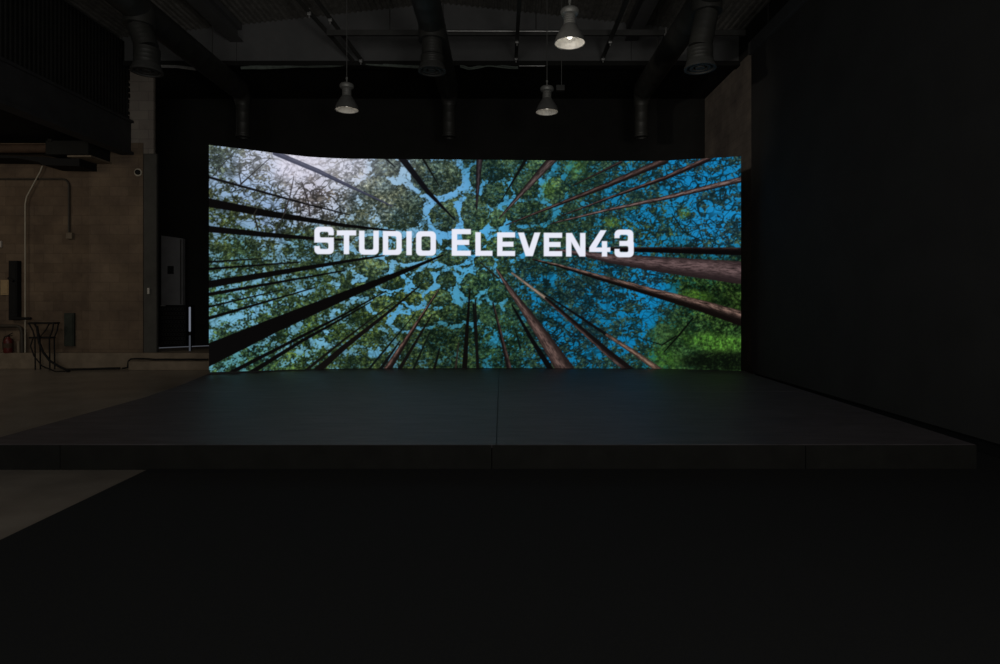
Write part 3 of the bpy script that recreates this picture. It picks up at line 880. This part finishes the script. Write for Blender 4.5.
    for ch, x0, y0, x1, y1 in TEXT:
        ci = np.where((X[0] > x0 - 3) & (X[0] < x1 + 3))[0]
        ca, cb = ci[0], ci[-1] + 1
        xx, yy = X[:, ca:cb], Y[:, ca:cb]
        g_ = np.full(xx.shape, 9.0)
        for pl, sg in glyph(ch, x0, y0, x1, y1):
            d = poly_sdf(xx, yy, pl)
            g_ = np.minimum(g_, d) if sg > 0 else np.maximum(g_, -d)
        ink[:, ca:cb] = np.minimum(ink[:, ca:cb], g_)
    m = 1 - sstep(-0.6, 0.6, ink)
    col = col + (np.array([232, 234, 247.]) - col) * m[..., None]
    return np.clip(col, 0, 255)


GAIN = np.array([1.0, 1.0, 1.0])
pic = lin(paint(PXg, PYg)) * GAIN
co = np.empty((NV, NU, 3))
co[..., 0] = (PXg - VX) * dcol[None, :] / F
co[..., 1] = dcol[None, :]
co[..., 2] = EYE - (PYg - VY) * dcol[None, :] / F
zb_min = co[-1, :, 2].min()

led = thing('screen_wall', (0, D0, ST), 'huge curved screen wall glowing with treetop photo and white studio lettering', 'screen')
lo = Vector(led.location)
me = bpy.data.meshes.new('display')
nvt = NV * NU
me.vertices.add(nvt)
me.vertices.foreach_set('co', (co - np.array(lo)).astype(np.float32).ravel())
idx = np.arange(nvt).reshape(NV, NU)
q = np.stack([idx[1:, :-1], idx[1:, 1:], idx[:-1, 1:], idx[:-1, :-1]], -1).reshape(-1, 4)
nf = len(q)
me.loops.add(nf * 4)
me.loops.foreach_set('vertex_index', q.astype(np.int32).ravel())
me.polygons.add(nf)
me.polygons.foreach_set('loop_start', (np.arange(nf) * 4).astype(np.int32))
me.polygons.foreach_set('loop_total', np.full(nf, 4, np.int32))
me.update(calc_edges=True)
ca = me.color_attributes.new('picture', 'FLOAT_COLOR', 'POINT')
rgba = np.ones((nvt, 4), np.float32)
rgba[:, :3] = pic.reshape(-1, 3)
ca.data.foreach_set('color', rgba.ravel())
sm = bpy.data.materials.new('lit_display')
sm.use_nodes = True
nt = sm.node_tree
nt.nodes.remove(nt.nodes['Principled BSDF'])
at = nt.nodes.new('ShaderNodeAttribute')
at.attribute_name = 'picture'
em = nt.nodes.new('ShaderNodeEmission')
em.inputs['Strength'].default_value = 1.0
nt.links.new(at.outputs['Color'], em.inputs['Color'])
nt.links.new(em.outputs[0], nt.nodes['Material Output'].inputs['Surface'])
me.materials.append(sm)
disp = bpy.data.objects.new('display', me)
COL.objects.link(disp)
disp.parent = led
disp['label'] = 'glowing forest canopy picture with white lettering'

# black housing behind the display, following its curve, standing on the stage
mb = MB()
sel = np.linspace(0, NU - 1, 61).astype(int)
rows = []
for i in sel:
    x, y = co[0, i, 0], co[0, i, 1]
    zt, zb = co[0, i, 2], co[-1, i, 2]
    f0 = [(x, y + 0.004, zt + 0.0), (x, y + 0.004, zb)]
    b0 = [(x, y + 0.12, zb), (x, y + 0.12, zt)]
    rows.append([mb.bm.verts.new(p) for p in f0 + b0])
for a, b in zip(rows, rows[1:]):
    for k in range(4):
        mb.bm.faces.new((a[k], a[(k + 1) % 4], b[(k + 1) % 4], b[k]))
mb.bm.faces.new(rows[0]); mb.bm.faces.new(rows[-1][::-1])
mb.build('housing', 'housing', led)
mb = MB()
rows = []
for i in sel:
    x, y, zb = co[0, i, 0], co[0, i, 1], co[-1, i, 2]
    rows.append([mb.bm.verts.new(p) for p in ((x, y + 0.02, zb), (x, y + 0.02, ST), (x, y + 0.4, ST), (x, y + 0.4, ST + 0.05), (x, y + 0.12, zb))])
for a, b in zip(rows, rows[1:]):
    for k in range(5):
        mb.bm.faces.new((a[k], a[(k + 1) % 5], b[(k + 1) % 5], b[k]))
mb.bm.faces.new(rows[0]); mb.bm.faces.new(rows[-1][::-1])
mb.build('base_rail', 'housing', led)

# ================================================================== pendant lamps
def lamp(loc, scale, label, cord_top, glow, tilt=0.0):
    t = thing('pendant_lamp', loc, label, 'lamp', 'industrial pendant lamps under the roof')
    s = scale
    x, y, z = loc
    def Q(pr): return [(r * s, z + h * s * 0.87) for r, h in pr]
    # bell shade: outer skin and lip
    out = [(0.095, 0.30), (0.115, 0.27), (0.150, 0.20), (0.195, 0.11), (0.214, 0.05), (0.220, 0.012), (0.226, 0.0), (0.219, 0.0), (0.212, 0.014), (0.206, 0.05), (0.187, 0.11), (0.142, 0.198), (0.107, 0.265), (0.09, 0.292)]
    MB().lathe(Q(out), 40, x, y, closed=True).build('shade', 'lampshade', t, True)
    inn = [(0.2115, 0.006), (0.2045, 0.05), (0.185, 0.11), (0.140, 0.197), (0.105, 0.26), (0.0, 0.275)]
    r = MB().lathe(Q(inn), 40, x, y).build('reflector', 'lampin', t, True)
    r['label'] = 'white inside of the shade'
    # ribbed neck
    pr = [(0.098, 0.29)]
    for k in range(5):
        h = 0.305 + k * 0.035
        pr += [(0.088, h), (0.088, h + 0.014), (0.078, h + 0.018), (0.078, h + 0.031)]
    pr += [(0.0, 0.48)]
    MB().lathe(Q([(0.0, 0.29)] + pr), 32, x, y).build('neck', 'lampbody', t, True)
    # rounded ballast cap
    cap = [(0.0, 0.455), (0.09, 0.455), (0.122, 0.475), (0.134, 0.51), (0.134, 0.535), (0.118, 0.565), (0.075, 0.585), (0.03, 0.59), (0.0, 0.59)]
    MB().lathe(Q(cap), 32, x, y).build('cap', 'lampbody', t, True)
    hk = MB().tube([(x, y, z + 0.505 * s), (x, y, z + 0.58 * s)], 0.014 * s, 10)
    hk.lathe([(0.012 * s, z + 0.575 * s), (0.024 * s, z + 0.585 * s), (0.024 * s, z + 0.615 * s), (0.012 * s, z + 0.625 * s)], 12, x, y, closed=True)
    hk.build('hook', 'lampbody', t, True)
    MB().tube([(x, y, z + 0.61 * s), (x, y, cord_top)], 0.009, 8).build('cord', 'cord', t)
    bl = [(0.0, 0.075), (0.022, 0.08), (0.04, 0.11), (0.04, 0.15), (0.034, 0.20), (0.028, 0.28), (0.0, 0.281)]
    b = MB().lathe(Q(bl), 20, x, y).build('bulb', glow, t, True)
    b['label'] = 'bulb with an added dim glow'
    if tilt:
        t.rotation_euler = tilt
    return t


p = P(569.7, 43.5, 8.6)
lamp(p, 1.0, 'biggest grey pendant lamp, highest in view with the brightest white inside', roof_z(p.x) + 0.03, 'bulb')
p = P(547, 112.3, 11.3)
lamp(p, 0.97, 'small grey pendant lamp above the right half of the screen', roof_z(p.x) + 0.03, 'bulbdim')
p = P(346.8, 110.2, 11.3)
lamp(p, 1.0, 'small grey pendant lamp above the left half of the screen', roof_z(p.x) + 0.03, 'bulbdim')

# ================================================================== ducts
def ribs(p0, p1, r, n, amp=0.006):
    """ring positions of a spiral-wound pipe"""
    pts, rs = [], []
    p0, p1 = Vector(p0), Vector(p1)
    for k in range(n):
        for f, a in ((0.0, 0), (0.80, 0), (0.86, amp), (0.94, amp)):
            pts.append(p0.lerp(p1, (k + f) / n)); rs.append(r + a)
    pts.append(p1); rs.append(r)
    return pts, rs


def duct(x, yf, zmain, drop_off, zdrop, zmid, label, rear_off=0.0, rearz=5.2):
    t = thing('air_duct', (x, yf, zmain), label, 'duct', 'dark round air ducts under the roof')
    R = 0.225
    pts, rs = ribs((x, -4.5, zmain), (x, 13.35, zmain), R, 40, 0.003)
    # elbow at the rear
    for k in range(1, 6):
        a = k * PI / 10
        pts.append(Vector((x + rear_off * k / 5, 13.35 + 0.3 * math.sin(a), zmain - 0.3 * (1 - math.cos(a)))))
        rs.append(R - 0.012 * k)
    MB().tube(pts, rs, 28).build('main_pipe', 'duct', t, True)
    xe, ye = x + rear_off, 13.65
    pts, rs = ribs((xe, ye, zmain - 0.28), (xe, ye, rearz + 0.06), 0.150, 3, 0.0025)
    MB().tube(pts, rs, 24).lathe([(0.150, rearz + 0.06), (0.162, rearz + 0.05), (0.162, rearz), (0.13, rearz), (0.13, rearz + 0.04), (0.0, rearz + 0.04)], 24, xe, ye).build('rear_outlet', 'duct', t, True)
    # front branch : collar, slanting or straight throat, vertical neck, flared rim
    x2 = x + drop_off
    pts = [Vector((x, yf, zmain)), Vector((x, yf, zmain - 0.27))]
    rs = [0.235, 0.235]
    a, b = ribs((x, yf, zmain - 0.272), (x2, yf, zmid), 0.178, 5, 0.0006)
    a2, b2 = ribs((x2, yf, zmid - 0.02), (x2, yf, zdrop + 0.10), 0.196, 4, 0.001)
    MB().tube(pts, rs, 28).build('collar', 'duct', t, True)
    MB().tube(a, b, 28).build('branch_pipe', 'duct', t, True)
    MB().tube(a2, b2, 28).build('branch_neck', 'duct', t, True)
    z = zdrop
    rim = [(0.17, z + 0.14), (0.205, z + 0.12), (0.222, z + 0.06), (0.240, z + 0.03), (0.242, z), (0.205, z), (0.20, z + 0.03), (0.165, z + 0.06), (0.16, z + 0.012), (0.115, z + 0.012), (0.11, z + 0.06), (0.075, z + 0.06), (0.07, z + 0.012), (0.0, z + 0.012), (0.0, z + 0.14)]
    MB().lathe(rim, 36, x2, yf).build('diffuser', 'ductring', t, True)
    # threaded hanger rods to the roof
    for yh in (3.0, 8.2, 12.2):
        MB().tube([(x, yh, zmain + R - 0.01), (x, yh, roof_z(x) + 0.03)], 0.012, 8).build('hanger', 'steel', t)
    return t


duct(-5.89, 9.75, 6.22, 0.12, 5.20, 5.60, 'dark round duct slanting along the left side under the roof')
duct(-1.20, 10.30, 6.22, 0.0, 5.42, 5.70, 'dark round duct in the middle between the pendant lamps')
duct(3.17, 9.30, 6.22, -0.10, 5.08, 5.42, 'dark round duct on the right near the black side wall')

# ================================================================== steel channels, clamps, cables under the roof
def channel(p0, p1, w, h, label, clamps=(), group='dark steel channels under the roof', hangers=()):
    p0, p1 = Vector(p0), Vector(p1)
    t = thing('steel_channel', (p0 + p1) / 2, label, 'channel', group)
    d = (p1 - p0).normalized()
    sd = d.cross(Vector((0, 0, 1))).normalized()
    up = sd.cross(d).normalized()
    mb = MB()
    prof = [(-w, -h), (w, -h), (w, h), (w * .55, h), (w * .55, h * .8), (w * .8, h * .8), (w * .8, -h * .8), (-w * .8, -h * .8), (-w * .8, h * .8), (-w * .55, h * .8), (-w * .55, h), (-w, h)]
    a = [mb.bm.verts.new(p0 + sd * u + up * v) for u, v in prof]
    b = [mb.bm.verts.new(p1 + sd * u + up * v) for u, v in prof]
    n = len(prof)
    for k in range(n):
        mb.bm.faces.new((a[k], a[(k + 1) % n], b[(k + 1) % n], b[k]))
    mb.build('rail', 'steel', t)
    for c in clamps:
        c = p0.lerp(p1, c)
        MB().box(c.x - .035, c.x + .035, c.y - .05, c.y + .0, c.z - h - .035, c.z - h + .03, .008).tube([(c.x, c.y - .03, c.z - h - .09), (c.x, c.y - .03, c.z + h + .04)], 0.014, 8).build('clamp', 'zinc', t)
    for c in hangers:
        c = p0.lerp(p1, c)
        MB().tube([(c.x, c.y, c.z), (c.x, c.y, roof_z(c.x) + 0.03)], 0.012, 8).build('hanger', 'steel', t)
    return t


channel(P(327, 33, 12.0), P(745, 33, 12.0), 0.03, 0.055, 'long dark steel channel crossing in front of the grey bulkhead', (0.81,), hangers=(0.15, 0.5, 0.9))
zz = P(0, 31, 12.0).z - 0.09
for pxx, lab in ((517, 'dark steel channel between the two right pendant lamps, running to the bulkhead'), (610, 'dark steel channel right of the biggest pendant lamp, running to the bulkhead')):
    xx = (pxx - VX) * 12.0 / F
    channel((xx, 7.5, zz - 0.10), (xx, 12.93, zz - 0.10), 0.035, 0.03, lab, (0.83, 0.985), hangers=(0.2, 0.6))
channel(P(293, -6, 11.2), P(353, 61, 12.93), 0.03, 0.03, 'dark steel channel sloping down to the bulkhead, left of its twin', (0.25,), hangers=(0.1,))
channel(P(312, -6, 11.2), P(362, 61, 12.93), 0.03, 0.03, 'dark steel channel sloping down to the bulkhead, right of its twin', (0.34, 0.98), hangers=(0.1,))

rg = random.Random(5)


def cable_run(pxs, d, name, label, r=0.022, m='cable', n=3, cat='cable', sag=2.0):
    mbs = MB()
    for j in range(n):
        pts = []
        ph = rg.random() * 6
        for k in range(40):
            f = k / 39
            xx = np.interp(f, np.linspace(0, 1, len(pxs)), [q_[0] for q_ in pxs])
            yy = np.interp(f, np.linspace(0, 1, len(pxs)), [q_[1] for q_ in pxs])
            pts.append(P(xx, yy + sag * 0.5 * math.sin(f * 9 + ph) + j * 0.7, d + 0.03 * j * math.sin(f * 7 + ph)))
        mbs.tube(pts, r, 6)
    return tag(mbs.build(name, m, None, True), label, cat)


cable_run([(241, 68), (262, 67), (300, 64), (330, 65), (360, 64), (400, 65.5), (432, 65.5)], 12.97, 'ceiling_cable', 'drooping grey green cable bundle along the bulkhead foot, left of the middle duct')
cable_run([(460, 66), (472, 67), (490, 65.5), (518, 66)], 12.97, 'ceiling_cable', 'short grey green cable bundle along the bulkhead foot, right of the middle duct', r=0.016, n=3)
tag(MB().tube([P(519, 65.6, 12.97), P(545, 65.8, 12.97)], 0.018, 8).build('ceiling_conduit', 'zinc'), 'short pale conduit under the bulkhead beside the cable bundle', 'conduit')
tag(MB().tube([P(444, 31, 11.93), P(521, 31.2, 11.93), P(575, 31.4, 11.93)], 0.014, 8).build('ceiling_conduit', 'zinc'), 'thin pale conduit fixed along the long steel channel', 'conduit')
tag(MB().tube([P(160, 66, 12.97), P(178, 66.5, 12.97), P(196, 69, 12.97)], 0.035, 10).build('ceiling_pipe', 'zinc'), 'pale pipe under the bulkhead left of the slanting duct', 'conduit')
t = thing('hanging_hook', P(561.5, 76, 11.6), 'thin pale drop rod with a small plate beside the small right lamp', 'hook')
MB().tube([P(561.5, 86, 11.6), Vector((P(561.5, 0, 11.6).x, 11.6, roof_z(P(561.5, 0, 11.6).x) + .03))], 0.008, 8).build('rod', 'cord', t)
q0 = P(560.5, 90, 11.6)
MB().box(q0.x - .09, q0.x + .08, 11.55, 11.65, q0.z - .02, q0.z + .09, .012).build('plate', 'steel', t)

# ================================================================== left bay furniture
FY = BW           # block wall face


def pipe(pts, r, m, name, label, cat='conduit', n=10):
    return tag(MB().tube(pts, r, n).build(name, m, None, True), label, cat)


dd = BW - 0.03
arc = [P(0, 179, dd), P(62, 179, dd)] + [P(62 + 7 * math.sin(a), 179 + 7 * (1 - math.cos(a)), dd) for a in (0.4, 0.8, 1.2, 1.57)] + [P(69, 232, dd)]
arc[0] = P(-40, 179, dd)
pipe(arc, 0.022, 'darkpipe', 'conduit', 'dark bent conduit on the block wall ending in a small box')
t = MB().box(P(67, 0, dd).x, P(73, 0, dd).x, FY - 0.07, FY, P(0, 239, FY).z, P(0, 233, FY).z, .008).build('junction_box', 'curb')  # junction box where the bent conduit ends
tag(t, 'small tan junction box at the foot of the dark bent conduit', 'box')
dd -= .05
pipe([P(42.5, 166, dd), P(40, 172, dd), P(26.5, 197, dd), P(25.2, 204, dd), P(25.2, 352.6, dd)], 0.014, 'conduit', 'conduit', 'pale conduit running down the block wall with a slanted top')
# overhead boxes and pipes in front of the wall
pipe([P(-60, 148.5, 12.6), P(49, 148.5, 12.6)], 0.095, 'brownpipe', 'pipe', 'rust brown horizontal pipe below the mezzanine beam', 'pipe', 20)
mb = MB().box(P(47, 0, 12.5).x, P(90, 0, 12.5).x, 12.45, 13.15, P(0, 155, 12.5).z, P(0, 141, 12.5).z, .015)
mb.box(P(50, 0, 12.5).x, P(54, 0, 12.5).x, 12.43, 12.5, P(0, 142.5, 12.5).z, P(0, 139.5, 12.5).z, .005)
tag(mb.build('duct_box', 'black'), 'black box duct at the end of the brown pipe', 'duct')
mb = MB().prism_xz([(P(-60, 0, 12.7).x, P(0, 158, 12.7).z), (P(20, 0, 12.7).x, P(0, 159, 12.7).z), (P(42, 0, 12.7).x, P(0, 163, 12.7).z), (P(46, 0, 12.7).x, P(0, 166, 12.7).z), (P(82, 0, 12.7).x, P(0, 167, 12.7).z), (P(82, 0, 12.7).x, P(0, 159.4, 12.7).z), (P(62, 0, 12.7).x, P(0, 159.2, 12.7).z), (P(46, 0, 12.7).x, P(0, 157.6, 12.7).z), (P(-60, 0, 12.7).x, P(0, 154.2, 12.7).z)], 12.62, 13.18)
tag(mb.build('duct_box', 'rubber'), 'black tapered duct hanging below the brown pipe', 'duct')
tag(MB().box(P(67, 0, 12.5).x, P(91, 0, 12.5).x, 12.5, 13.19, P(0, 156.9, 12.5).z, P(0, 155.1, 12.5).z, .005).build('bracket', 'curb'), 'pale bracket under the black box duct', 'bracket')
# switches, sensor
tag(MB().box(P(-1.5, 0, FY).x, P(2.6, 0, FY).x, FY - .05, FY, P(0, 247.5, FY).z, P(0, 241, FY).z, .01).build('switch_box', 'white'), 'pale switch box on the block wall at the left edge', 'switch')
tag(MB().box(P(148.7, 0, FY).x, P(150.7, 0, FY).x, FY - .06, FY - .02, P(0, 294, FY).z, P(0, 288, FY).z, .006).build('light_switch', 'white'), 'small white switch on the dark grey pier', 'switch')
c = P(139.3, 172.8, FY)
t = thing('wall_sensor', c, 'small round black sensor with pale ring high on the block wall', 'sensor')
bm_ = MB().tube([(c.x, FY - .05, c.z), (c.x, FY, c.z)], 0.085, 20); bm_.build('ring', 'conduit', t, True)
bm_ = MB().tube([(c.x, FY - .075, c.z), (c.x, FY - .045, c.z)], 0.056, 20); bm_.build('lens', 'rubber', t, True)
# vertical dark boxes
def wallbox(x0, x1, y0, y1, dep, m, name, label, cat, lid=True):
    a, b = P(x0, y1, FY), P(x1, y0, FY)
    t = thing(name, (a.x, FY, a.z), label, cat)
    MB().box(a.x, b.x, FY - dep, FY + .001, a.z, b.z, .004).build('case', m, t)
    if lid:
        MB().box(a.x + .02, b.x - .02, FY - dep - .012, FY - dep + .002, a.z + .03, b.z - .03, .005).build('cover', m, t)
    return t


t = wallbox(13, 21.5, 261, 320, .12, 'rubber', 'wall_mounted_box', 'tall narrow black box on the block wall beside the pale conduit', 'box')
a = P(17, 318, FY - .14)
MB().tube([P(12, 318.5, 13.05), P(31, 318.5, 13.05)], .03, 10).build('cross_pipe', 'rubber', t)
MB().tube([P(8.5, 278, 13.05), P(13.5, 281, 13.05)], .03, 8).build('hook', 'rubber', t)
wallbox(66, 75.5, 313, 346, .06, 'green', 'wall_panel', 'dark green narrow panel low on the block wall', 'panel')
t = wallbox(1.5, 10, 280, 295, .03, 'yellow', 'notice_board', 'small cream board hung on a hook beside the tall black box', 'board', True)
pipe([P(-40, 326, 13.1), P(17, 326, 13.1), P(20.5, 327.5, 13.1), P(21.8, 332, 13.1), P(22.1, 345, 13.1), P(22.1, 352.9, 13.1)], .035, 'darkpipe', 'pipe', 'dark low pipe bending down beside the fire extinguisher', 'pipe')
pipe([P(18.6, 341, 13.12), P(18.6, 352.9, 13.12)], .025, 'curb', 'pipe', 'short pale stub pipe on the curb beside the fire extinguisher', 'pipe')

# fire extinguisher on the curb
CZ = 0.348
ex = P(8.2, 350, 13.1)
t = thing('fire_extinguisher', (ex.x, 13.1, CZ), 'small red fire extinguisher standing on the curb by the block wall', 'fire extinguisher')
h = 0.33
MB().lathe([(0, CZ), (.075, CZ), (.085, CZ + .02), (.085, CZ + h - .09), (.07, CZ + h - .035), (.035, CZ + h), (.028, CZ + h + .02), (0, CZ + h + .02)], 24, ex.x, 13.1).build('cylinder_body', 'red', t, True)
MB().lathe([(.0865, CZ + .11), (.0865, CZ + .21)], 24, ex.x, 13.1).build('paper_label', 'brownpipe', t, True)
MB().box(ex.x - .02, ex.x + .02, 13.08, 13.12, CZ + h + .01, CZ + h + .055, .004).tube([(ex.x, 13.1, CZ + h + .05), (ex.x + .09, 13.1, CZ + h + .10)], .009, 8).tube([(ex.x, 13.1, CZ + h + .04), (ex.x + .09, 13.1, CZ + h + .045)], .008, 8).build('valve_handle', 'rubber', t)
MB().tube([(ex.x - .02, 13.1, CZ + h + .03), (ex.x - .08, 13.1, CZ + h + .02), (ex.x - .105, 13.09, CZ + .22), (ex.x - .1, 13.09, CZ + .06)], .012, 8).build('hose', 'rubber', t, True)

# black wire stand with two shelves and loops
sx0, sx1 = P(32, 0, 12.95).x, P(58, 0, 12.95).x
t = thing('wire_stand', ((sx0 + sx1) / 2, 12.9, 0), 'black wire stand with two rails in front of the curb', 'stand')
z1, z2 = P(0, 323, 12.95).z, P(0, 337.5, 12.95).z
for zz_, nm, xa, xb in ((z1, 'top_rail', sx0, sx1), (z2, 'lower_rail', sx0 + .02, sx1 - .1)):
    mb = MB().tube([(xa, 12.85, zz_), (xb, 12.85, zz_), (xb, 12.99, zz_), (xa, 12.99, zz_), (xa, 12.85, zz_)], .017, 8)
    mb.tube([(xa, 12.92, zz_), (xb, 12.92, zz_)], .014, 8)
    mb.build(nm, 'rubber', t, True)
for yy in (12.85, 12.99):
    for xa, xb in ((sx0 + .01, sx0 + .14), (sx1 - .02, sx1 - .11)):
        MB().tube([(xa, yy, z1), ((xa + xb) / 2 + .02, yy, (z1 + z2) / 2), (xb, yy, z2), (xb + .01, yy, 0.0)], .014, 8).build('leg', 'rubber', t, True)
MB().tube([(sx0 + .42, 12.9, z1), (sx0 + .33, 12.9, (z1 + z2) / 2), (sx0 + .2, 12.9, z2), (sx0 + .17, 12.9, (z1 + z2) / 2), (sx0 + .1, 12.9, z1)], .012, 8).build('wire_loop', 'rubber', t, True)


# cables hanging from the stand onto the floor
def px_floor(pxx, d, z):
    return Vector(((pxx - VX) * d / F, d, z))


pipe([P(37, 326, 12.8), P(39, 342, 12.78), P(43, 352, 12.76), P(50, 361, 12.74), P(60, 367, 12.70), px_floor(66, 12.68, .03), px_floor(90, 12.75, .03), px_floor(112, 12.9, .03), px_floor(120, 12.92, .03)], .024, 'rubber', 'cable', 'thick black cable curling from the wire stand along the curb', 'cable', 8)
pipe([P(33, 338, 12.82), P(30.5, 346, 12.8), P(34, 356, 12.76), P(42, 366, 12.7), px_floor(55, 12.5, .015), px_floor(70, 12.52, .015), px_floor(67, 12.42, .015)], .013, 'rubber', 'cable', 'thin black cable looping down left of the wire stand', 'cable', 8)

# step before the recess with black cables lying on it
mb = MB().box(P(130, 0, 12.86).x, -5.35, 12.80, 13.035, 0.0, 0.19, .012)
tag(mb.build('concrete_step', 'curb'), 'low concrete step below the dark recess beside the screen', 'step')
pipe([px_floor(122.5, 12.9, .03), px_floor(127.5, 12.9, .05), px_floor(128.6, 12.9, .19), px_floor(131, 12.9, .232)] + [Vector((P(q_, 0, 12.9).x, 12.9 + .03 * math.sin(q_), 0.222 + (0.0 if q_ > 150 else .012))) for q_ in (134, 140, 148, 156, 164, 172, 180, 190, 200, 208)], .019, 'rubber', 'cable', 'black cable lying along the top of the concrete step', 'cable', 8)

# ---- things in the dark recess
gx0, gx1 = P(160.5, 0, 14.75).x, P(182, 0, 14.75).x
t = thing('equipment_case', ((gx0 + gx1) / 2, 14.9, CZ), 'black case with a perforated front under the grey panel in the recess', 'case')
zt_ = P(0, 305, 14.75).z
MB().box(gx0 - .03, gx1 + .10, 14.75, 15.15, CZ, zt_ - .001, .015).build('body', 'rubber', t)
gr = MB()
for i in range(7):
    for j in range(9):
        cx_ = gx0 + .07 + i * (gx1 - gx0 - .06) / 6 + (.03 if j % 2 else 0)
        cz_ = CZ + .1 + j * (zt_ - CZ - .2) / 8
        gr.lathe([(0.03, 0), (0.042, 0), (0.042, 0.012), (0.03, 0.012)], 6, 0, 0, closed=True)
        for v in gr.bm.verts:
            if not v.tag:
                v.co = Vector((cx_ + v.co.x, 14.752 - v.co.z, cz_ + v.co.y)); v.tag = True
gr.build('grille', 'steel', t)
MB().tube([(gx0 + .02, 14.75, zt_ - .02), (gx0 + .06, 14.70, zt_ - .01), (gx0 + .12, 14.75, zt_ - .02)], .014, 8).build('handle', 'zinc', t)

t = thing('grey_panel', ((gx0 + gx1) / 2, 14.85, zt_), 'upright grey metal panel with a square black port in the dark recess', 'panel')
za, zb_ = P(0, 235.5, 14.78).z, P(0, 238.5, 14.78).z
MB().prism_xz([(gx0, zt_), (gx1, zt_), (gx1, zb_), (gx0, za)], 14.78, 14.90).build('sheet', 'greysheet', t)
a, b = P(167.5, 274, 14.77), P(173.5, 266, 14.77)
MB().box(a.x, b.x, 14.765, 14.785, a.z, b.z, .004).build('port', 'rubber', t)
MB().box(gx1 - .055, gx1 - .03, 14.76, 14.79, zt_ + .02, zb_ - .02, .004).build('edge_channel', 'steel', t)

a = P(189, 352.5, 13.4)
t = thing('glow_strip', (a.x, 13.42, CZ), 'slim upright bar with an added cool glow beside the perforated case', 'light')
MB().box(a.x - .02, a.x + .02, 13.44, 13.48, CZ, P(0, 307, 13.4).z + .02, .004).build('backing_bar', 'rubber', t)
MB().box(a.x - .019, a.x + .019, 13.425, 13.442, P(0, 331.5, 13.43).z, P(0, 307, 13.43).z, .004).build('upper_glow', 'strip', t)  # glow added for a bright line, no lamp is known here
q_ = MB().box(a.x - .016, a.x + .016, 13.425, 13.442, CZ + .01, P(0, 335.5, 13.43).z, .004).build('lower_glow', emit_mat('cool_faint_glow', (0.75, 0.82, 1.0), 0.06), t)
z_ = CZ
mb = MB().prism([(P(159, 0, 14.3).x, 14.30), (P(213, 0, 15.05).x, 15.05), (P(213, 0, 15.05).x, 15.10), (P(159, 0, 14.3).x, 14.35)], CZ, CZ + .018)
tag(mb.build('floor_glow_strip', emit_mat('cool_floor_glow', (0.8, 0.85, 1.0), 0.07)), 'pale strip with an added glow lying along the floor at the back of the recess', 'light')  # emission added for the pale line on the recess floor

# ================================================================== light
w = bpy.data.worlds.new('World')
S.world = w
w.use_nodes = True
w.node_tree.nodes['Background'].inputs['Color'].default_value = (1.0, 0.97, 0.93, 1)
w.node_tree.nodes['Background'].inputs['Strength'].default_value = 0.06


def area(name, loc, target, sx, sy, power, col):
    l = bpy.data.lights.new(name, 'AREA')
    l.shape = 'RECTANGLE'
    l.size, l.size_y = sx, sy
    l.energy = power
    l.color = col
    o = bpy.data.objects.new(name, l)
    COL.objects.link(o)
    o.location = loc
    o.rotation_euler = (Vector(target) - Vector(loc)).to_track_quat('-Z', 'Y').to_euler()
    return o


area('added_room_fill', (-2.0, -4.6, 3.0), (-1.5, 9, 3.6), 9.0, 4.0, 190, (1.0, 0.97, 0.92))  # unseen wide fill, added to raise the dim room light
area('assumed_side_light', (3.0, -3.0, 1.7), (-0.5, 11, 5.6), 1.8, 1.8, 110, (1.0, 0.97, 0.93))  # unseen light behind the camera, assumed from the duct shadows on the bulkhead
area('assumed_bay_light', (-11.5, 8.5, 4.8), (-10.5, 11.5, 0.8), 2.5, 2.5, 60, (1.0, 0.88, 0.72))  # unseen light with no fixture, assumed from the warm tone of the left bay
l = bpy.data.lights.new('added_wall_spot', 'SPOT')  # unseen spot, added to brighten the right block wall
l.energy = 460
l.spot_size = math.radians(22)
l.spot_blend = 0.7
l.shadow_soft_size = 0.15
l.color = (1.0, 0.92, 0.82)
o = bpy.data.objects.new('added_wall_spot', l)
COL.objects.link(o)
o.location = (-3.4, 3.0, 3.4)
o.rotation_euler = (Vector((5.14, 13.6, 5.3)) - o.location).to_track_quat('-Z', 'Y').to_euler()

# ================================================================== camera and view
cam = bpy.data.cameras.new('camera')
co_ = bpy.data.objects.new('camera', cam)
COL.objects.link(co_)
co_.location = (0, 0, EYE)
co_.rotation_euler = (PI / 2, 0, 0)
cam.sensor_width = 36.0
cam.lens = 36.0 * F / 1000.0
cam.shift_x = (500.0 - VX) / 1000.0
cam.shift_y = -(332.0 - VY) / 1000.0
cam.clip_end = 200
S.camera = co_
S.view_settings.view_transform = 'Standard'
S.view_settings.look = 'None'
S.view_settings.gamma = 1.0
S.view_settings.exposure = 0.0
S.view_settings.use_curve_mapping = False
S.cycles.use_denoising = True
S.cycles.max_bounces = 6
